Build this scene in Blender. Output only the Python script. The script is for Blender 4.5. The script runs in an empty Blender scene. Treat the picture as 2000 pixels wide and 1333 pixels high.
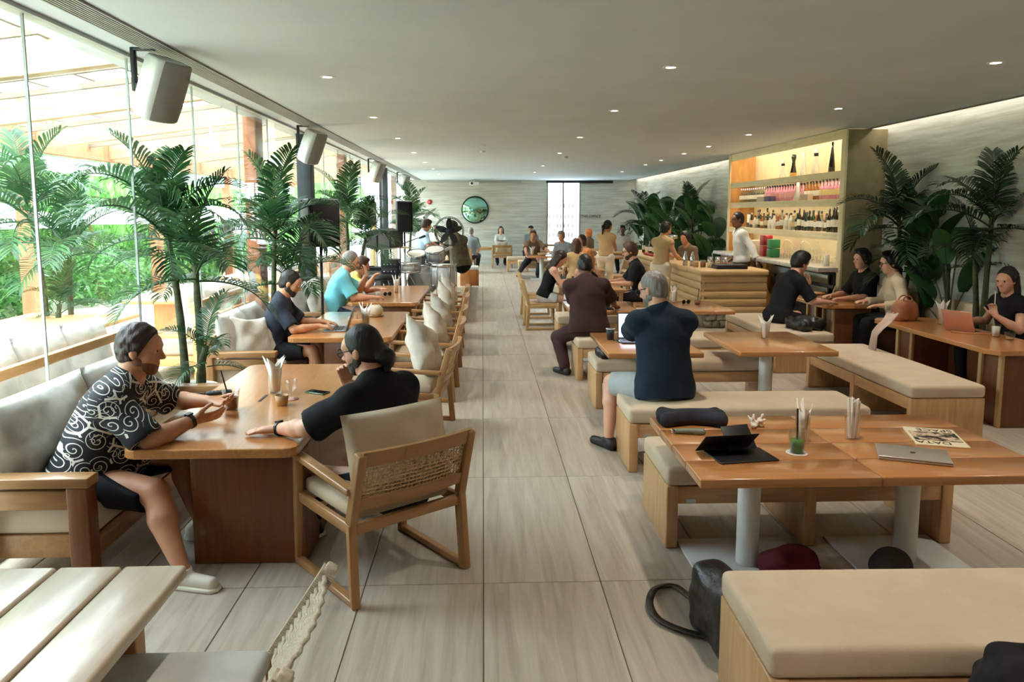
import bpy, bmesh, math, random
import numpy as np
from mathutils import Vector, Matrix, Euler
R = math.radians
random.seed(7)
scene = bpy.context.scene
COL = scene.collection

# ------------------------------------------------------------------ camera
cam_data = bpy.data.cameras.new('camera')
cam = bpy.data.objects.new('camera', cam_data)
COL.objects.link(cam)
cam_data.sensor_width = 36.0
cam_data.lens = 36.0 * 1470.0 / 2000.0
cam_data.shift_y = -(666.5 - 585.0) / 2000.0
cam_data.clip_end = 200
cam.location = (0, 0, 1.85)
cam.rotation_euler = (R(90 - 6.597), 0, R(-2.206))
scene.camera = cam

# ------------------------------------------------------------------ sky, exposure
world = bpy.data.worlds.new('overcast_sky'); scene.world = world
world.use_nodes = True
wn = world.node_tree
wbg = wn.nodes['Background']
wtc = wn.nodes.new('ShaderNodeTexCoord'); wsep = wn.nodes.new('ShaderNodeSeparateXYZ')
wr = wn.nodes.new('ShaderNodeValToRGB')
wn.links.new(wtc.outputs['Generated'], wsep.inputs[0]); wn.links.new(wsep.outputs['Z'], wr.inputs[0])
wr.color_ramp.elements[0].position = 0.0; wr.color_ramp.elements[0].color = (.50, .62, .70, 1)
wr.color_ramp.elements[1].position = 0.6; wr.color_ramp.elements[1].color = (.76, .91, 1.0, 1)
wn.links.new(wr.outputs[0], wbg.inputs['Color'])
wbg.inputs['Strength'].default_value = 11.0
scene.view_settings.view_transform = 'Standard'
scene.view_settings.look = 'None'
scene.view_settings.gamma = 1.0
scene.view_settings.use_curve_mapping = False
scene.view_settings.exposure = 1.25
scene.cycles.use_denoising = True
scene.cycles.max_bounces = 7
scene.cycles.diffuse_bounces = 3
scene.cycles.glossy_bounces = 3
scene.cycles.transparent_max_bounces = 14
scene.cycles.use_adaptive_sampling = True
scene.cycles.adaptive_threshold = 0.06
scene.cycles.adaptive_min_samples = 20
scene.cycles.sample_clamp_indirect = 6.0
scene.cycles.caustics_reflective = False
scene.cycles.caustics_refractive = False

# ------------------------------------------------------------------ materials
MATS = {}
NTH = ['first', 'second', 'third', 'fourth', 'fifth', 'sixth', 'seventh', 'eighth', 'ninth', 'tenth', 'eleventh', 'twelfth', 'thirteenth', 'fourteenth', 'fifteenth', 'sixteenth', 'seventeenth', 'eighteenth', 'nineteenth', 'twentieth'] + ['twenty-' + k for k in ('first', 'second', 'third', 'fourth', 'fifth', 'sixth', 'seventh', 'eighth', 'ninth')] + ['thirtieth'] + ['thirty-' + k for k in ('first', 'second', 'third', 'fourth', 'fifth', 'sixth', 'seventh', 'eighth', 'ninth')]
def lin(c):
    return tuple(((v / 12.92) if v <= .04045 else ((v + .055) / 1.055) ** 2.4) for v in c)
def S(r, g, b):
    return lin((r / 255., g / 255., b / 255.)) + (1.0,)
def newmat(name):
    m = bpy.data.materials.new(name); m.use_nodes = True
    MATS[name] = m
    return m, m.node_tree.nodes, m.node_tree.links, m.node_tree.nodes['Principled BSDF']
def plain(name, col, rough=.6, metal=0., coat=0., spec=.5, emit=None, es=0.):
    if name in MATS: return MATS[name]
    m, n, l, p = newmat(name)
    p.inputs['Base Color'].default_value = col
    p.inputs['Roughness'].default_value = rough
    p.inputs['Metallic'].default_value = metal
    p.inputs['Coat Weight'].default_value = coat
    p.inputs['Coat Roughness'].default_value = .12
    p.inputs['Specular IOR Level'].default_value = spec
    if emit:
        p.inputs['Emission Color'].default_value = emit; p.inputs['Emission Strength'].default_value = es
    return m
def tex(name, c1, c2, scale=(1, 1, 1), nscale=4., detail=5., rough=.6, bump=0., bscale=None, lo=.35, hi=.65, rand=True, coat=0., coatr=.12, dist=0., metal=0., c3=None, spec=.5, rough2=None, fine=0.):
    """noise coloured surface in object space, each object shifted by its own random number"""
    if name in MATS: return MATS[name]
    m, n, l, p = newmat(name)
    tc = n.new('ShaderNodeTexCoord'); mp = n.new('ShaderNodeMapping')
    mp.inputs['Scale'].default_value = scale
    l.new(tc.outputs['Object'], mp.inputs['Vector'])
    src = mp.outputs[0]
    if rand:
        oi = n.new('ShaderNodeObjectInfo'); ml = n.new('ShaderNodeMath'); ml.operation = 'MULTIPLY'; ml.inputs[1].default_value = 37.
        l.new(oi.outputs['Random'], ml.inputs[0])
        ad = n.new('ShaderNodeVectorMath'); ad.operation = 'ADD'
        l.new(mp.outputs[0], ad.inputs[0]); l.new(ml.outputs[0], ad.inputs[1]); src = ad.outputs[0]
    no = n.new('ShaderNodeTexNoise'); no.inputs['Scale'].default_value = nscale; no.inputs['Detail'].default_value = detail
    no.inputs['Distortion'].default_value = dist; no.inputs['Roughness'].default_value = .6
    l.new(src, no.inputs['Vector'])
    rp = n.new('ShaderNodeValToRGB'); e = rp.color_ramp.elements
    e[0].position = lo; e[0].color = c1; e[1].position = hi; e[1].color = c2
    if c3:
        x = e.new((lo + hi) / 2); x.color = c3
    l.new(no.outputs['Fac'], rp.inputs[0])
    l.new(rp.outputs[0], p.inputs['Base Color'])
    p.inputs['Roughness'].default_value = rough; p.inputs['Metallic'].default_value = metal
    p.inputs['Coat Weight'].default_value = coat; p.inputs['Coat Roughness'].default_value = coatr
    p.inputs['Specular IOR Level'].default_value = spec
    if rough2 is not None:
        mr = n.new('ShaderNodeMapRange'); mr.inputs['To Min'].default_value = rough; mr.inputs['To Max'].default_value = rough2
        l.new(no.outputs['Fac'], mr.inputs['Value']); l.new(mr.outputs[0], p.inputs['Roughness'])
    if bump:
        b = n.new('ShaderNodeBump'); b.inputs['Strength'].default_value = bump; b.inputs['Distance'].default_value = .01
        if bscale:
            n2 = n.new('ShaderNodeTexNoise'); n2.inputs['Scale'].default_value = bscale; n2.inputs['Detail'].default_value = 3
            l.new(tc.outputs['Object'], n2.inputs['Vector']); l.new(n2.outputs['Fac'], b.inputs['Height'])
        else:
            l.new(no.outputs['Fac'], b.inputs['Height'])
        l.new(b.outputs[0], p.inputs['Normal'])
    return m
def wood(name, c1, c2, axis='X', rough=.45, coat=.3, coatr=.15, sc=1.0):
    st = {'X': (1.2, 14, 14), 'Y': (14, 1.2, 14), 'Z': (14, 14, 1.2)}[axis]
    return tex(name, c1, c2, scale=tuple(v * sc for v in st), nscale=1.6, detail=7, rough=rough, bump=.08, lo=.25, hi=.75, coat=coat, coatr=coatr, dist=1.2)
def glassmat(name, tint=(1, 1, 1, 1), ior=1.45, rough=0.0, gain=1.0):
    if name in MATS: return MATS[name]
    m, n, l, p = newmat(name); n.remove(p)
    out = n['Material Output']
    tr = n.new('ShaderNodeBsdfTransparent'); tr.inputs[0].default_value = tint
    gl = n.new('ShaderNodeBsdfGlossy'); gl.inputs['Roughness'].default_value = rough
    fr = n.new('ShaderNodeFresnel')
    ge = n.new('ShaderNodeNewGeometry'); mr = n.new('ShaderNodeMapRange')   # same air-to-glass reflection on both faces of the pane
    mr.inputs['To Min'].default_value = ior; mr.inputs['To Max'].default_value = 1.0 / ior
    l.new(ge.outputs['Backfacing'], mr.inputs['Value']); l.new(mr.outputs[0], fr.inputs['IOR'])
    mx = n.new('ShaderNodeMixShader')
    l.new(fr.outputs[0], mx.inputs[0]); l.new(tr.outputs[0], mx.inputs[1]); l.new(gl.outputs[0], mx.inputs[2])
    l.new(mx.outputs[0], out.inputs['Surface'])
    return m

OAK = S(186, 138, 88); OAK2 = S(214, 172, 122); TEAK = S(178, 112, 58); TEAK2 = S(204, 142, 84)
for ax in 'XYZ':
    wood('oak_' + ax, OAK, OAK2, ax)
    wood('table_' + ax, TEAK, TEAK2, ax, rough=.3, coat=1.0, coatr=.17)
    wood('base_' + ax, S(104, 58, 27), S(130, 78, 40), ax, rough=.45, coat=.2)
    wood('chair_' + ax, S(152, 106, 62), S(180, 134, 86), ax)
    wood('pale_' + ax, S(192, 152, 100), S(214, 178, 126), ax, rough=.55, coat=.1)
    wood('greyoak_' + ax, S(196, 176, 150), S(216, 200, 178), ax, rough=.3, coat=.45, coatr=.14)
    wood('outwood_' + ax, S(214, 150, 90), S(232, 178, 118), ax, rough=.6, coat=0)
linen = tex('linen', S(202, 180, 152), S(210, 190, 163), nscale=5, detail=3, rough=.85, bump=.25, bscale=420)
pillowm = tex('pillow_linen', S(186, 176, 160), S(206, 198, 184), nscale=6, detail=3, rough=.9, bump=.5, bscale=26)
sofam = tex('sofa_linen', S(176, 168, 156), S(200, 194, 184), nscale=5, detail=4, rough=.85, bump=.6, bscale=14)
steel_w = tex('white_metal', S(226, 226, 222), S(236, 236, 232), nscale=3, rough=.35)
blackm = tex('black_plastic', S(18, 18, 20), S(30, 30, 32), nscale=5, rough=.5)
grillem = tex('speaker_cloth', S(8, 8, 9), S(16, 16, 17), nscale=300, detail=1, rough=.8)
chrome = plain('chrome', S(200, 200, 205), .18, 1.)
glass = glassmat('window_glass', (.97, .995, .985, 1), 1.5)
cupglass = glassmat('drink_glass', (.975, .985, .985, 1), 1.4)
clearp = glassmat('clear_plastic', (.93, .945, .945, 1), 1.4)
paper = tex('paper_napkin', S(236, 228, 216), S(248, 242, 234), nscale=12, rough=.9, bump=.3)

# ------------------------------------------------------------------ where a point of the photograph meets the plane z (metres, room axes)
_pt, _yw = R(6.597), R(-2.206)
_fw = Vector((-math.sin(_yw) * math.cos(_pt), math.cos(_yw) * math.cos(_pt), -math.sin(_pt)))
_rt = Vector((math.cos(_yw), math.sin(_yw), 0)); _up = _rt.cross(_fw)
def at(px, py, z):
    d = _fw * 1470 + _rt * (px - 1000) - _up * (py - 585)
    return Vector((0, 0, 1.85)) + d * ((z - 1.85) / d.z)

# ------------------------------------------------------------------ object helpers
def link(o, parent=None):
    COL.objects.link(o)
    if parent is not None: o.parent = parent
    return o
def mkobj(name, me, m=None, parent=None, loc=(0, 0, 0), rot=(0, 0, 0), smooth=False, scale=None):
    if m is not None and not me.materials:
        for q in (m if isinstance(m, (list, tuple)) else [m]):
            me.materials.append(MATS[q] if isinstance(q, str) else q)
    if smooth and len(me.polygons):
        me.polygons.foreach_set('use_smooth', np.ones(len(me.polygons), dtype=bool))
    o = bpy.data.objects.new(name, me)
    o.location = loc; o.rotation_euler = rot
    if scale: o.scale = scale
    return link(o, parent)
def empty(name, loc=(0, 0, 0), rz=0., parent=None):
    o = bpy.data.objects.new(name, None); o.empty_display_size = .1
    o.location = loc; o.rotation_euler = (0, 0, rz)
    return link(o, parent)
def tag(o, label, cat, group=None):
    o['label'] = label; o['category'] = cat
    if group: o['group'] = group
    return o
def struct(o, label=None):
    o['kind'] = 'structure'
    if label: o['label'] = label
    return o
def copy_tree(o, parent=None):
    c = o.copy(); COL.objects.link(c)
    if parent is not None: c.parent = parent
    for ch in [k for k in o.children]: copy_tree(ch, c)
    return c
def frommesh(verts, faces, name='m'):
    me = bpy.data.meshes.new(name); me.from_pydata([tuple(v) for v in verts], [], faces); me.update(); return me
class MB:
    def __init__(self): self.v = []; self.f = []; self.mi = []
    def add(self, vs, fs, mi=0):
        o = len(self.v); self.v += [tuple(x) for x in vs]
        self.f += [tuple(i + o for i in f) for f in fs]; self.mi += [mi] * len(fs)
    def box(self, c, s, rot=None, mi=0):
        x, y, z = s[0] / 2, s[1] / 2, s[2] / 2
        vs = [Vector((a * x, b * y, d * z)) for a in (-1, 1) for b in (-1, 1) for d in (-1, 1)]
        if rot is not None: vs = [rot @ v for v in vs]
        vs = [v + Vector(c) for v in vs]
        self.add(vs, [(0, 1, 3, 2), (4, 6, 7, 5), (0, 4, 5, 1), (2, 3, 7, 6), (0, 2, 6, 4), (1, 5, 7, 3)], mi)
    def bar(self, a, b, w, h=None, mi=0):
        a = Vector(a); b = Vector(b); d = b - a; h = h or w
        q = d.to_track_quat('Z', 'Y').to_matrix()
        self.box((a + b) / 2, (w, h, d.length), q, mi)
    def tube(self, pts, r, n=8, mi=0, cap=True):
        pts = [Vector(p) for p in pts]; rs = r if isinstance(r, (list, tuple)) else [r] * len(pts)
        o = len(self.v); up = None
        for i, p in enumerate(pts):
            t = (pts[min(i + 1, len(pts) - 1)] - pts[max(i - 1, 0)]).normalized()
            if up is None: up = Vector((0, 0, 1)) if abs(t.z) < .9 else Vector((1, 0, 0))
            a = t.cross(up).normalized(); b = a.cross(t); up = b
            for k in range(n):
                w = 2 * math.pi * k / n
                self.v.append(tuple(p + (a * math.cos(w) + b * math.sin(w)) * rs[i]))
        for i in range(len(pts) - 1):
            for k in range(n):
                self.f.append((o + i * n + k, o + i * n + (k + 1) % n, o + (i + 1) * n + (k + 1) % n, o + (i + 1) * n + k)); self.mi.append(mi)
        if cap:
            self.f.append(tuple(o + k for k in range(n))[::-1]); self.mi.append(mi)
            self.f.append(tuple(o + (len(pts) - 1) * n + k for k in range(n))); self.mi.append(mi)
    def lathe(self, prof, n=16, c=(0, 0, 0), mi=0):
        o = len(self.v); k0 = len(prof)
        for j in range(n):
            w = 2 * math.pi * j / n
            for r, z in prof: self.v.append((c[0] + r * math.cos(w), c[1] + r * math.sin(w), c[2] + z))
        for j in range(n):
            for i in range(k0 - 1):
                self.f.append((o + j * k0 + i, o + ((j + 1) % n) * k0 + i, o + ((j + 1) % n) * k0 + i + 1, o + j * k0 + i + 1)); self.mi.append(mi)
    def mesh(self, name='m', mats=None):
        me = frommesh(self.v, self.f, name)
        if mats:
            for q in mats: me.materials.append(MATS[q] if isinstance(q, str) else q)
            me.polygons.foreach_set('material_index', self.mi)
        return me
    def build(self, name, m=None, parent=None, loc=(0, 0, 0), rot=(0, 0, 0), smooth=False):
        if isinstance(m, (list, tuple)):
            return mkobj(name, self.mesh(name, m), None, parent, loc, rot, smooth)
        return mkobj(name, self.mesh(name), m, parent, loc, rot, smooth)
_rb = {}
def rbox_mesh(s, r=.006, seg=2, taper=None):
    key = (tuple(round(v, 4) for v in s), r, seg)
    bm = bmesh.new(); bmesh.ops.create_cube(bm, size=1)
    for v in bm.verts: v.co = Vector((v.co.x * s[0], v.co.y * s[1], v.co.z * s[2]))
    if r > 0: bmesh.ops.bevel(bm, geom=bm.edges[:], offset=min(r, min(s) * .49), segments=seg, profile=.5, affect='EDGES')
    me = bpy.data.meshes.new('box'); bm.to_mesh(me); bm.free()
    if r > 0 and seg > 1:
        me.polygons.foreach_set('use_smooth', np.ones(len(me.polygons), dtype=bool))
        try: me.set_sharp_from_angle(angle=R(50))
        except Exception: pass
    return me
def rbox(name, c, s, m, parent=None, r=.006, seg=2, rot=(0, 0, 0)):
    return mkobj(name, rbox_mesh(s, r, seg), m, parent, c, rot)
def barobj(name, a, b, w, h, m, parent=None, r=.006):
    """square bar from a to b as an object: section w (sideways) x h (in the up plane)"""
    a = Vector(a); b = Vector(b); d = b - a
    q = d.to_track_quat('Z', 'Y').to_euler()
    return mkobj(name, rbox_mesh((w, h, d.length), r, 2), m, parent, (a + b) / 2, q)
def lathe(name, prof, m, parent=None, loc=(0, 0, 0), n=20, rot=(0, 0, 0)):
    b = MB(); b.lathe(prof, n); return b.build(name, m, parent, loc, rot, True)
def cyl(name, r, h, m, parent=None, loc=(0, 0, 0), n=20, rot=(0, 0, 0), bev=.003):
    return lathe(name, [(0, 0), (r - bev, 0), (r, bev), (r, h - bev), (r - bev, h), (0, h)], m, parent, loc, n, rot)
def prism(name, poly, z0, z1, m, parent=None, loc=(0, 0, 0), rot=(0, 0, 0), bev=0.):
    bm = bmesh.new(); vs = [bm.verts.new((p[0], p[1], z0)) for p in poly]
    f = bm.faces.new(vs); bmesh.ops.recalc_face_normals(bm, faces=[f])
    e = bmesh.ops.extrude_face_region(bm, geom=[f])
    for v in e['geom']:
        if isinstance(v, bmesh.types.BMVert): v.co.z = z1
    bmesh.ops.recalc_face_normals(bm, faces=bm.faces[:])
    if bev: bmesh.ops.bevel(bm, geom=[x for x in bm.edges if x.calc_face_angle(0) > .6], offset=bev, segments=2, profile=.5, affect='EDGES')
    me = bpy.data.meshes.new('p'); bm.to_mesh(me); bm.free()
    return mkobj(name, me, m, parent, loc, rot)
def pillow_mesh(w, h, t, n=14, pinch=.12, seed=0, crease=.012):
    """throw pillow standing in the XZ plane, thickness along Y, corners drawn out to points"""
    rnd = random.Random(seed); ph = [rnd.uniform(0, 6.28) for _ in range(6)]
    bm = bmesh.new(); gr = {}
    for side in (1, -1):
        for i in range(n + 1):
            for j in range(n + 1):
                u = -1 + 2 * i / n; v = -1 + 2 * j / n
                edge = i in (0, n) or j in (0, n)
                if edge and side == -1: gr[(side, i, j)] = gr[(1, i, j)]; continue
                k = (1 - abs(u) ** 2.4) * (1 - abs(v) ** 2.4)
                x = u * w / 2 * (1 - pinch * (1 - abs(v) ** 2) * abs(u) ** 3 * .6); z = v * h / 2 * (1 - pinch * (1 - abs(u) ** 2) * abs(v) ** 3 * .6)
                y = side * t / 2 * max(k, 0) ** .55
                y += crease * math.sin(5 * u + 3 * v + ph[0]) * k + crease * .7 * math.sin(-6 * u + 7 * v + ph[1]) * k + crease * .5 * math.sin(11 * u * v + ph[2]) * k
                gr[(side, i, j)] = bm.verts.new((x, y, z))
        for i in range(n):
            for j in range(n):
                q = [gr[(side, i, j)], gr[(side, i + 1, j)], gr[(side, i + 1, j + 1)], gr[(side, i, j + 1)]]
                bm.faces.new(q if side == -1 else q[::-1])
    bmesh.ops.recalc_face_normals(bm, faces=bm.faces[:])
    me = bpy.data.meshes.new('pillow'); bm.to_mesh(me); bm.free()
    return me
def pad_mesh(w, d, h, r=.03, n=10, crown=.012, seed=1):
    """upholstered pad, rounded edges, slightly crowned, origin at the bottom centre"""
    bm = bmesh.new(); bmesh.ops.create_cube(bm, size=1)
    for v in bm.verts: v.co = Vector((v.co.x * w, v.co.y * d, (v.co.z + .5) * h))
    bmesh.ops.bevel(bm, geom=bm.edges[:], offset=r, segments=3, profile=.55, affect='EDGES')
    top = [f for f in bm.faces if f.normal.z > .99 and f.calc_area() > .02]
    eds = list({e for f in top for e in f.edges})
    bmesh.ops.subdivide_edges(bm, edges=[e for e in bm.edges if e.calc_length() > .1 and abs(e.verts[0].co.z - e.verts[1].co.z) < .01], cuts=n, use_grid_fill=True)
    rnd = random.Random(seed); p = rnd.uniform(0, 6)
    for v in bm.verts:
        if v.co.z > h * .8:
            u = 2 * v.co.x / w; q = 2 * v.co.y / d
            v.co.z += crown * (1 - u ** 4) * (1 - q ** 4) + .002 * math.sin(9 * v.co.x + p) * (1 - q * q)
    me = bpy.data.meshes.new('pad'); bm.to_mesh(me); bm.free()
    me.polygons.foreach_set('use_smooth', np.ones(len(me.polygons), dtype=bool))
    return me
# ================================================================== SETTING
GX = -2.62; RX = 5.55; BY = 27.5; ZC = 3.0; FY = -3.0
trav_f = tex('travertine_floor', S(160, 147, 132), S(196, 185, 170), scale=(9, .55, 9), nscale=2.2, detail=8, rough=.34, rough2=.5, lo=.3, hi=.7, c3=S(180, 168, 152), dist=.8, coat=.12, coatr=.25)
trav_w = tex('travertine_wall', S(186, 184, 174), S(218, 217, 210), scale=(.5, .5, 8), nscale=2.0, detail=8, rough=.7, bump=.12, lo=.36, hi=.64, c3=S(204, 202, 192), dist=.5, rand=False)
ceilm = tex('ceiling_paint', S(196, 205, 213), S(202, 211, 219), nscale=1.5, rough=.85)
grout = plain('grout', S(120, 106, 90), .9)
darkm = plain('dark_slot', S(30, 30, 30), .7)
columnm = tex('dark_steel', S(36, 40, 44), S(50, 55, 60), nscale=3, rough=.5)
# floor: slab + single tiles
floor = struct(rbox('floor', ((GX + RX) / 2, (FY + BY) / 2, -.056), (RX - GX + .4, BY - FY + .4, .1), grout, r=0), 'pale travertine floor laid in long tiles')
TW, TL = .59, 1.52
fl_inv = -Vector(floor.location)
tmesh = rbox_mesh((TW - .005, TL - .005, .012), .0018, 1); tmesh.materials.append(trav_f)
def tile(x0, x1, y0, y1):
    if abs(x1 - x0 - TW) < .01 and abs(y1 - y0 - TL) < .01: me = tmesh
    else:
        me = rbox_mesh((x1 - x0 - .005, y1 - y0 - .005, .012), .0018, 1); me.materials.append(trav_f)
    o = mkobj('tile', me, None, floor, ((x0 + x1) / 2 + fl_inv.x, (y0 + y1) / 2 + fl_inv.y, -.006 + fl_inv.z))
ys = [3.59 + TL * k for k in range(-5, 16)]
ys = [FY] + [y for y in ys if FY < y < BY] + [BY]
xs = [GX] + [-.005 + TW * k for k in range(-4, 10) if GX + .02 < -.005 + TW * k < RX - .02] + [RX]
for j in range(len(ys) - 1):
    if ys[j + 1] < 1.2: continue
    for i in range(len(xs) - 1): tile(xs[i], xs[i + 1], ys[j], ys[j + 1])
tile(GX, RX, FY, min(y for y in ys if y >= 1.2 - TL and y > FY))
# walls
def slab(name, x0, x1, y0, y1, z0, z1, m, label=None):
    return struct(rbox(name, ((x0 + x1) / 2, (y0 + y1) / 2, (z0 + z1) / 2), (x1 - x0, y1 - y0, z1 - z0), m, r=0), label)
slab('wall_right', RX, RX + .2, FY, BY, -.1, 3.3, trav_w, 'horizontally veined travertine wall on the right')
slab('wall_back_left', GX - .2, 2.33, BY, BY + .2, -.1, 3.3, trav_w, 'veined stone wall with round mirror at the end')
slab('wall_back_right', 3.55, RX + .2, BY, BY + .2, -.1, 3.3, trav_w, 'veined stone wall carrying the lettering')
slab('wall_back_top', 2.33, 3.55, BY, BY + .2, 2.92, 3.3, trav_w)
slab('wall_left', GX - .2, GX, FY, 3.3, -.1, 3.3, trav_w, 'stone wall beside the viewer before the glass begins')
slab('wall_front', GX - .2, RX + .2, FY - .2, FY, -.1, 3.3, trav_w)
ceil = slab('ceiling', GX - .25, 5.33, FY, BY + .2, ZC, ZC + .12, ceilm, 'smooth pale grey painted ceiling')
slab('ceiling_slot', 5.33, RX + .2, FY, BY + .2, ZC + .1, ZC + .2, ceilm)
slab('trim_1', 5.31, 5.345, FY, BY, ZC - .012, ZC + .1, plain('slot_trim', S(110, 108, 102), .6))
slab('trim_2', 2.30, 4.72, BY - .1, BY, 2.9, 2.99, blackm, 'black track above the back doorway')
# air grille along the window side
gr = empty('air_grille', (-2.275, 12., ZC)); tag(gr, 'long linear air grille in the ceiling beside the glass', 'air grille')
mkobj('backing', rbox_mesh((.19, 30.5, .004), 0), darkm, gr, (0, 0, -.002))
sm = rbox_mesh((.012, 30.5, .012), 0); sm.materials.append(plain('grille_slat', S(150, 150, 148), .5))
for k in range(9): mkobj('slat', sm, None, gr, (-.092 + .023 * k, 0, -.009))
# wall washing strip hidden in the ceiling slot on the right
ws = empty('cove_light', (5.44, 12.2, ZC + .085)); tag(ws, 'warm light strip in the ceiling slot above the right wall', 'strip light')
mkobj('strip', rbox_mesh((.02, 30., .01), 0), plain('cove_strip', (1, 1, 1, 1), .5, emit=S(255, 240, 216), es=2.), ws)
wl = bpy.data.lights.new('cove_lamp', 'AREA'); wl.shape = 'RECTANGLE'; wl.size = .04; wl.size_y = 30.; wl.energy = 17; wl.color = (1, .93, .80)
wo = bpy.data.objects.new('cove_lamp', wl); wo.location = (0, 0, -.012); wo.rotation_euler = (0, R(-12), 0); link(wo, ws)
# downlights
emit_w = plain('lamp_lens', (1, 1, 1, 1), .4, emit=S(255, 236, 210), es=14.)
ringm = plain('lamp_ring', S(228, 226, 222), .5)
DL = [(-1.32, y) for y in (-1.6, 1.15, 6.65, 9.4, 12.0, 14.85, 17.7, 20.35, 23.2)] + [(1.5, y) for y in (-1.9, .7, 3.4, 6.11, 8.69, 11.74, 14.85, 18.9, 22.)] + \
     [(3.96, y) for y in (-2., .6, 3.2, 5.83, 8.42, 11.26, 13.27, 14.89, 16.79, 18.42, 21.5)]
ring_me = MB(); ring_me.lathe([(.038, 0), (.04, -.006), (.062, -.006), (.064, 0)], 20); ring_me = ring_me.mesh(); ring_me.materials.append(ringm)
lens_me = MB(); lens_me.lathe([(0, -.003), (.038, -.003)], 16); lens_me = lens_me.mesh(); lens_me.materials.append(emit_w)
sl = bpy.data.lights.new('downlight_lamp', 'SPOT'); sl.energy = 54; sl.color = (1, .90, .77); sl.spot_size = R(104); sl.spot_blend = .9; sl.shadow_soft_size = .05
ords = ['first', 'second', 'third', 'fourth', 'fifth', 'sixth', 'seventh', 'eighth', 'ninth', 'tenth', 'eleventh']
cnt = {}
for x, y in DL:
    row = {-1.32: 'the glass side row', 1.5: 'the middle row', 3.96: 'the bar side row'}[x]
    d = empty('downlight', (x, y, ZC))
    if y > 5:
        cnt[x] = cnt.get(x, 0) + 1
        tag(d, f'small round recessed ceiling light, {ords[cnt[x]-1]} in view of {row}', 'downlight', 'recessed ceiling lights')
    else: tag(d, 'recessed ceiling light out of view ' + ('far behind', 'just behind', 'right above', 'right above')[int((y + 2.1) // 1.8)] + ' the viewer in ' + row, 'downlight', 'recessed ceiling lights')
    mkobj('ring', ring_me, None, d); mkobj('lens', lens_me, None, d)
    lo = bpy.data.objects.new('lamp', sl); lo.location = (0, 0, -.02); link(lo, d)
for i, (x, y) in enumerate(((.0, 13.1), (.0, 14.4), (1.72, 15.8))):
    s = lathe('smoke_detector', [(0, -.04), (.03, -.04), (.05, -.028), (.055, 0)], plain('detector', S(225, 225, 222), .5), None, (x, y, ZC), 16)
    tag(s, 'small white smoke detector on the ceiling, ' + ('nearer of the two above the aisle', 'farther of the two above the aisle', 'beside the middle lights')[i], 'detector')
# ------------------------------------------------------------------ glass wall
fr_m = tex('frame_grey', S(150, 155, 152), S(170, 174, 170), nscale=4, rough=.45)
joints = [3.3, 4.55, 5.81, 7.06, 8.32, 9.45, 9.78, 11.2, 11.42, 12.7, 13.95, 15.2, 16.45, 17.7, 18.95, 19.95, 20.2, 21.5, 22.75, 24.0, 25.25, 26.4, 27.5]
k = 0
for a, b in zip(joints[:-1], joints[1:]):
    if b - a < .4: continue
    k += 1
    w = struct(mkobj('window_%d' % k, rbox_mesh((.012, b - a - .012, 2.98), 0), glass, None, (GX, (a + b) / 2, 1.5)), 'tall frameless glass pane of the window wall')
    mkobj('edge_strip', rbox_mesh((.016, .012, 2.98), 0), fr_m, w, (0, (b - a) / 2, 0))
slab('trim_3', GX - .05, GX + .05, 3.3, BY, 2.975, 3.0, fr_m, 'grey metal head channel over the glass')
slab('trim_4', GX - .05, GX + .05, 3.3, BY, 0, .03, fr_m, 'grey metal sill channel under the glass')
for i, y in enumerate((11.31, 20.07)):
    c = rbox('steel_column', (GX + .02, y, 1.5), (.2, .24, 3.0), columnm, r=.004)
    tag(c, ('tall dark steel column behind the large black loudspeaker', 'dark steel column in the glass wall near the stone end wall')[i], 'column')
# ------------------------------------------------------------------ back doorway to a lit store room
slab('door_1', 2.33, 2.37, BY - .02, BY + .2, 0, 2.9, plain('door_frame', S(120, 118, 112), .5), 'grey metal frame of the bright back doorway')
slab('trim_5', 2.90, 2.96, BY + .05, BY + .12, 0, 2.92, plain('mullion', S(150, 150, 146), .5))
slab('trim_6', 3.51, 3.55, BY - .02, BY + .2, 0, 2.9, MATS['door_frame'])
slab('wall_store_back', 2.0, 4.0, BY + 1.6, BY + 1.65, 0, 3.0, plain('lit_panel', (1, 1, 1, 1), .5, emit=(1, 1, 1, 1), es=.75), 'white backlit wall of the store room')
st = empty('store_shelf', (2.94, BY + 1.3, 0)); tag(st, 'bright store shelves with bottles seen through the back doorway', 'shelf')
for sx_ in (-.64, .64): mkobj('upright', rbox_mesh((.03, .3, 2.4), 0), plain('shelf_white', S(225, 225, 225), .5), st, (sx_, 0, 1.2))
for z in (.5, .9, 1.25, 1.6, 2.0, 2.35): mkobj('shelf_board', rbox_mesh((1.3, .3, .03), 0), plain('shelf_white', S(225, 225, 225), .5), st, (0, 0, z))
btl = MB(); btl.lathe([(0, 0), (.035, 0), (.035, .13), (.014, .17), (.014, .23), (0, .23)], 8); btl = btl.mesh(); btl.materials.append(plain('store_bottle', S(96, 84, 90), .4))
for iz, z in enumerate((.91, 1.26, 1.61, 2.01)):
    nb_ = 0
    for q in range(8):
        if random.random() < .85:
            nb_ += 1
            o = mkobj('store_bottle', btl, None, None, (2.4 + q * .145 + random.uniform(-.02, .02), BY + 1.25, z + .006))
            tag(o, f'small dark bottle behind the doorway, {NTH[nb_-1]} from the left on the {("lowest", "second lowest", "third", "top")[iz]} stocked shelf', 'bottle', 'bottles in the store room')
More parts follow.
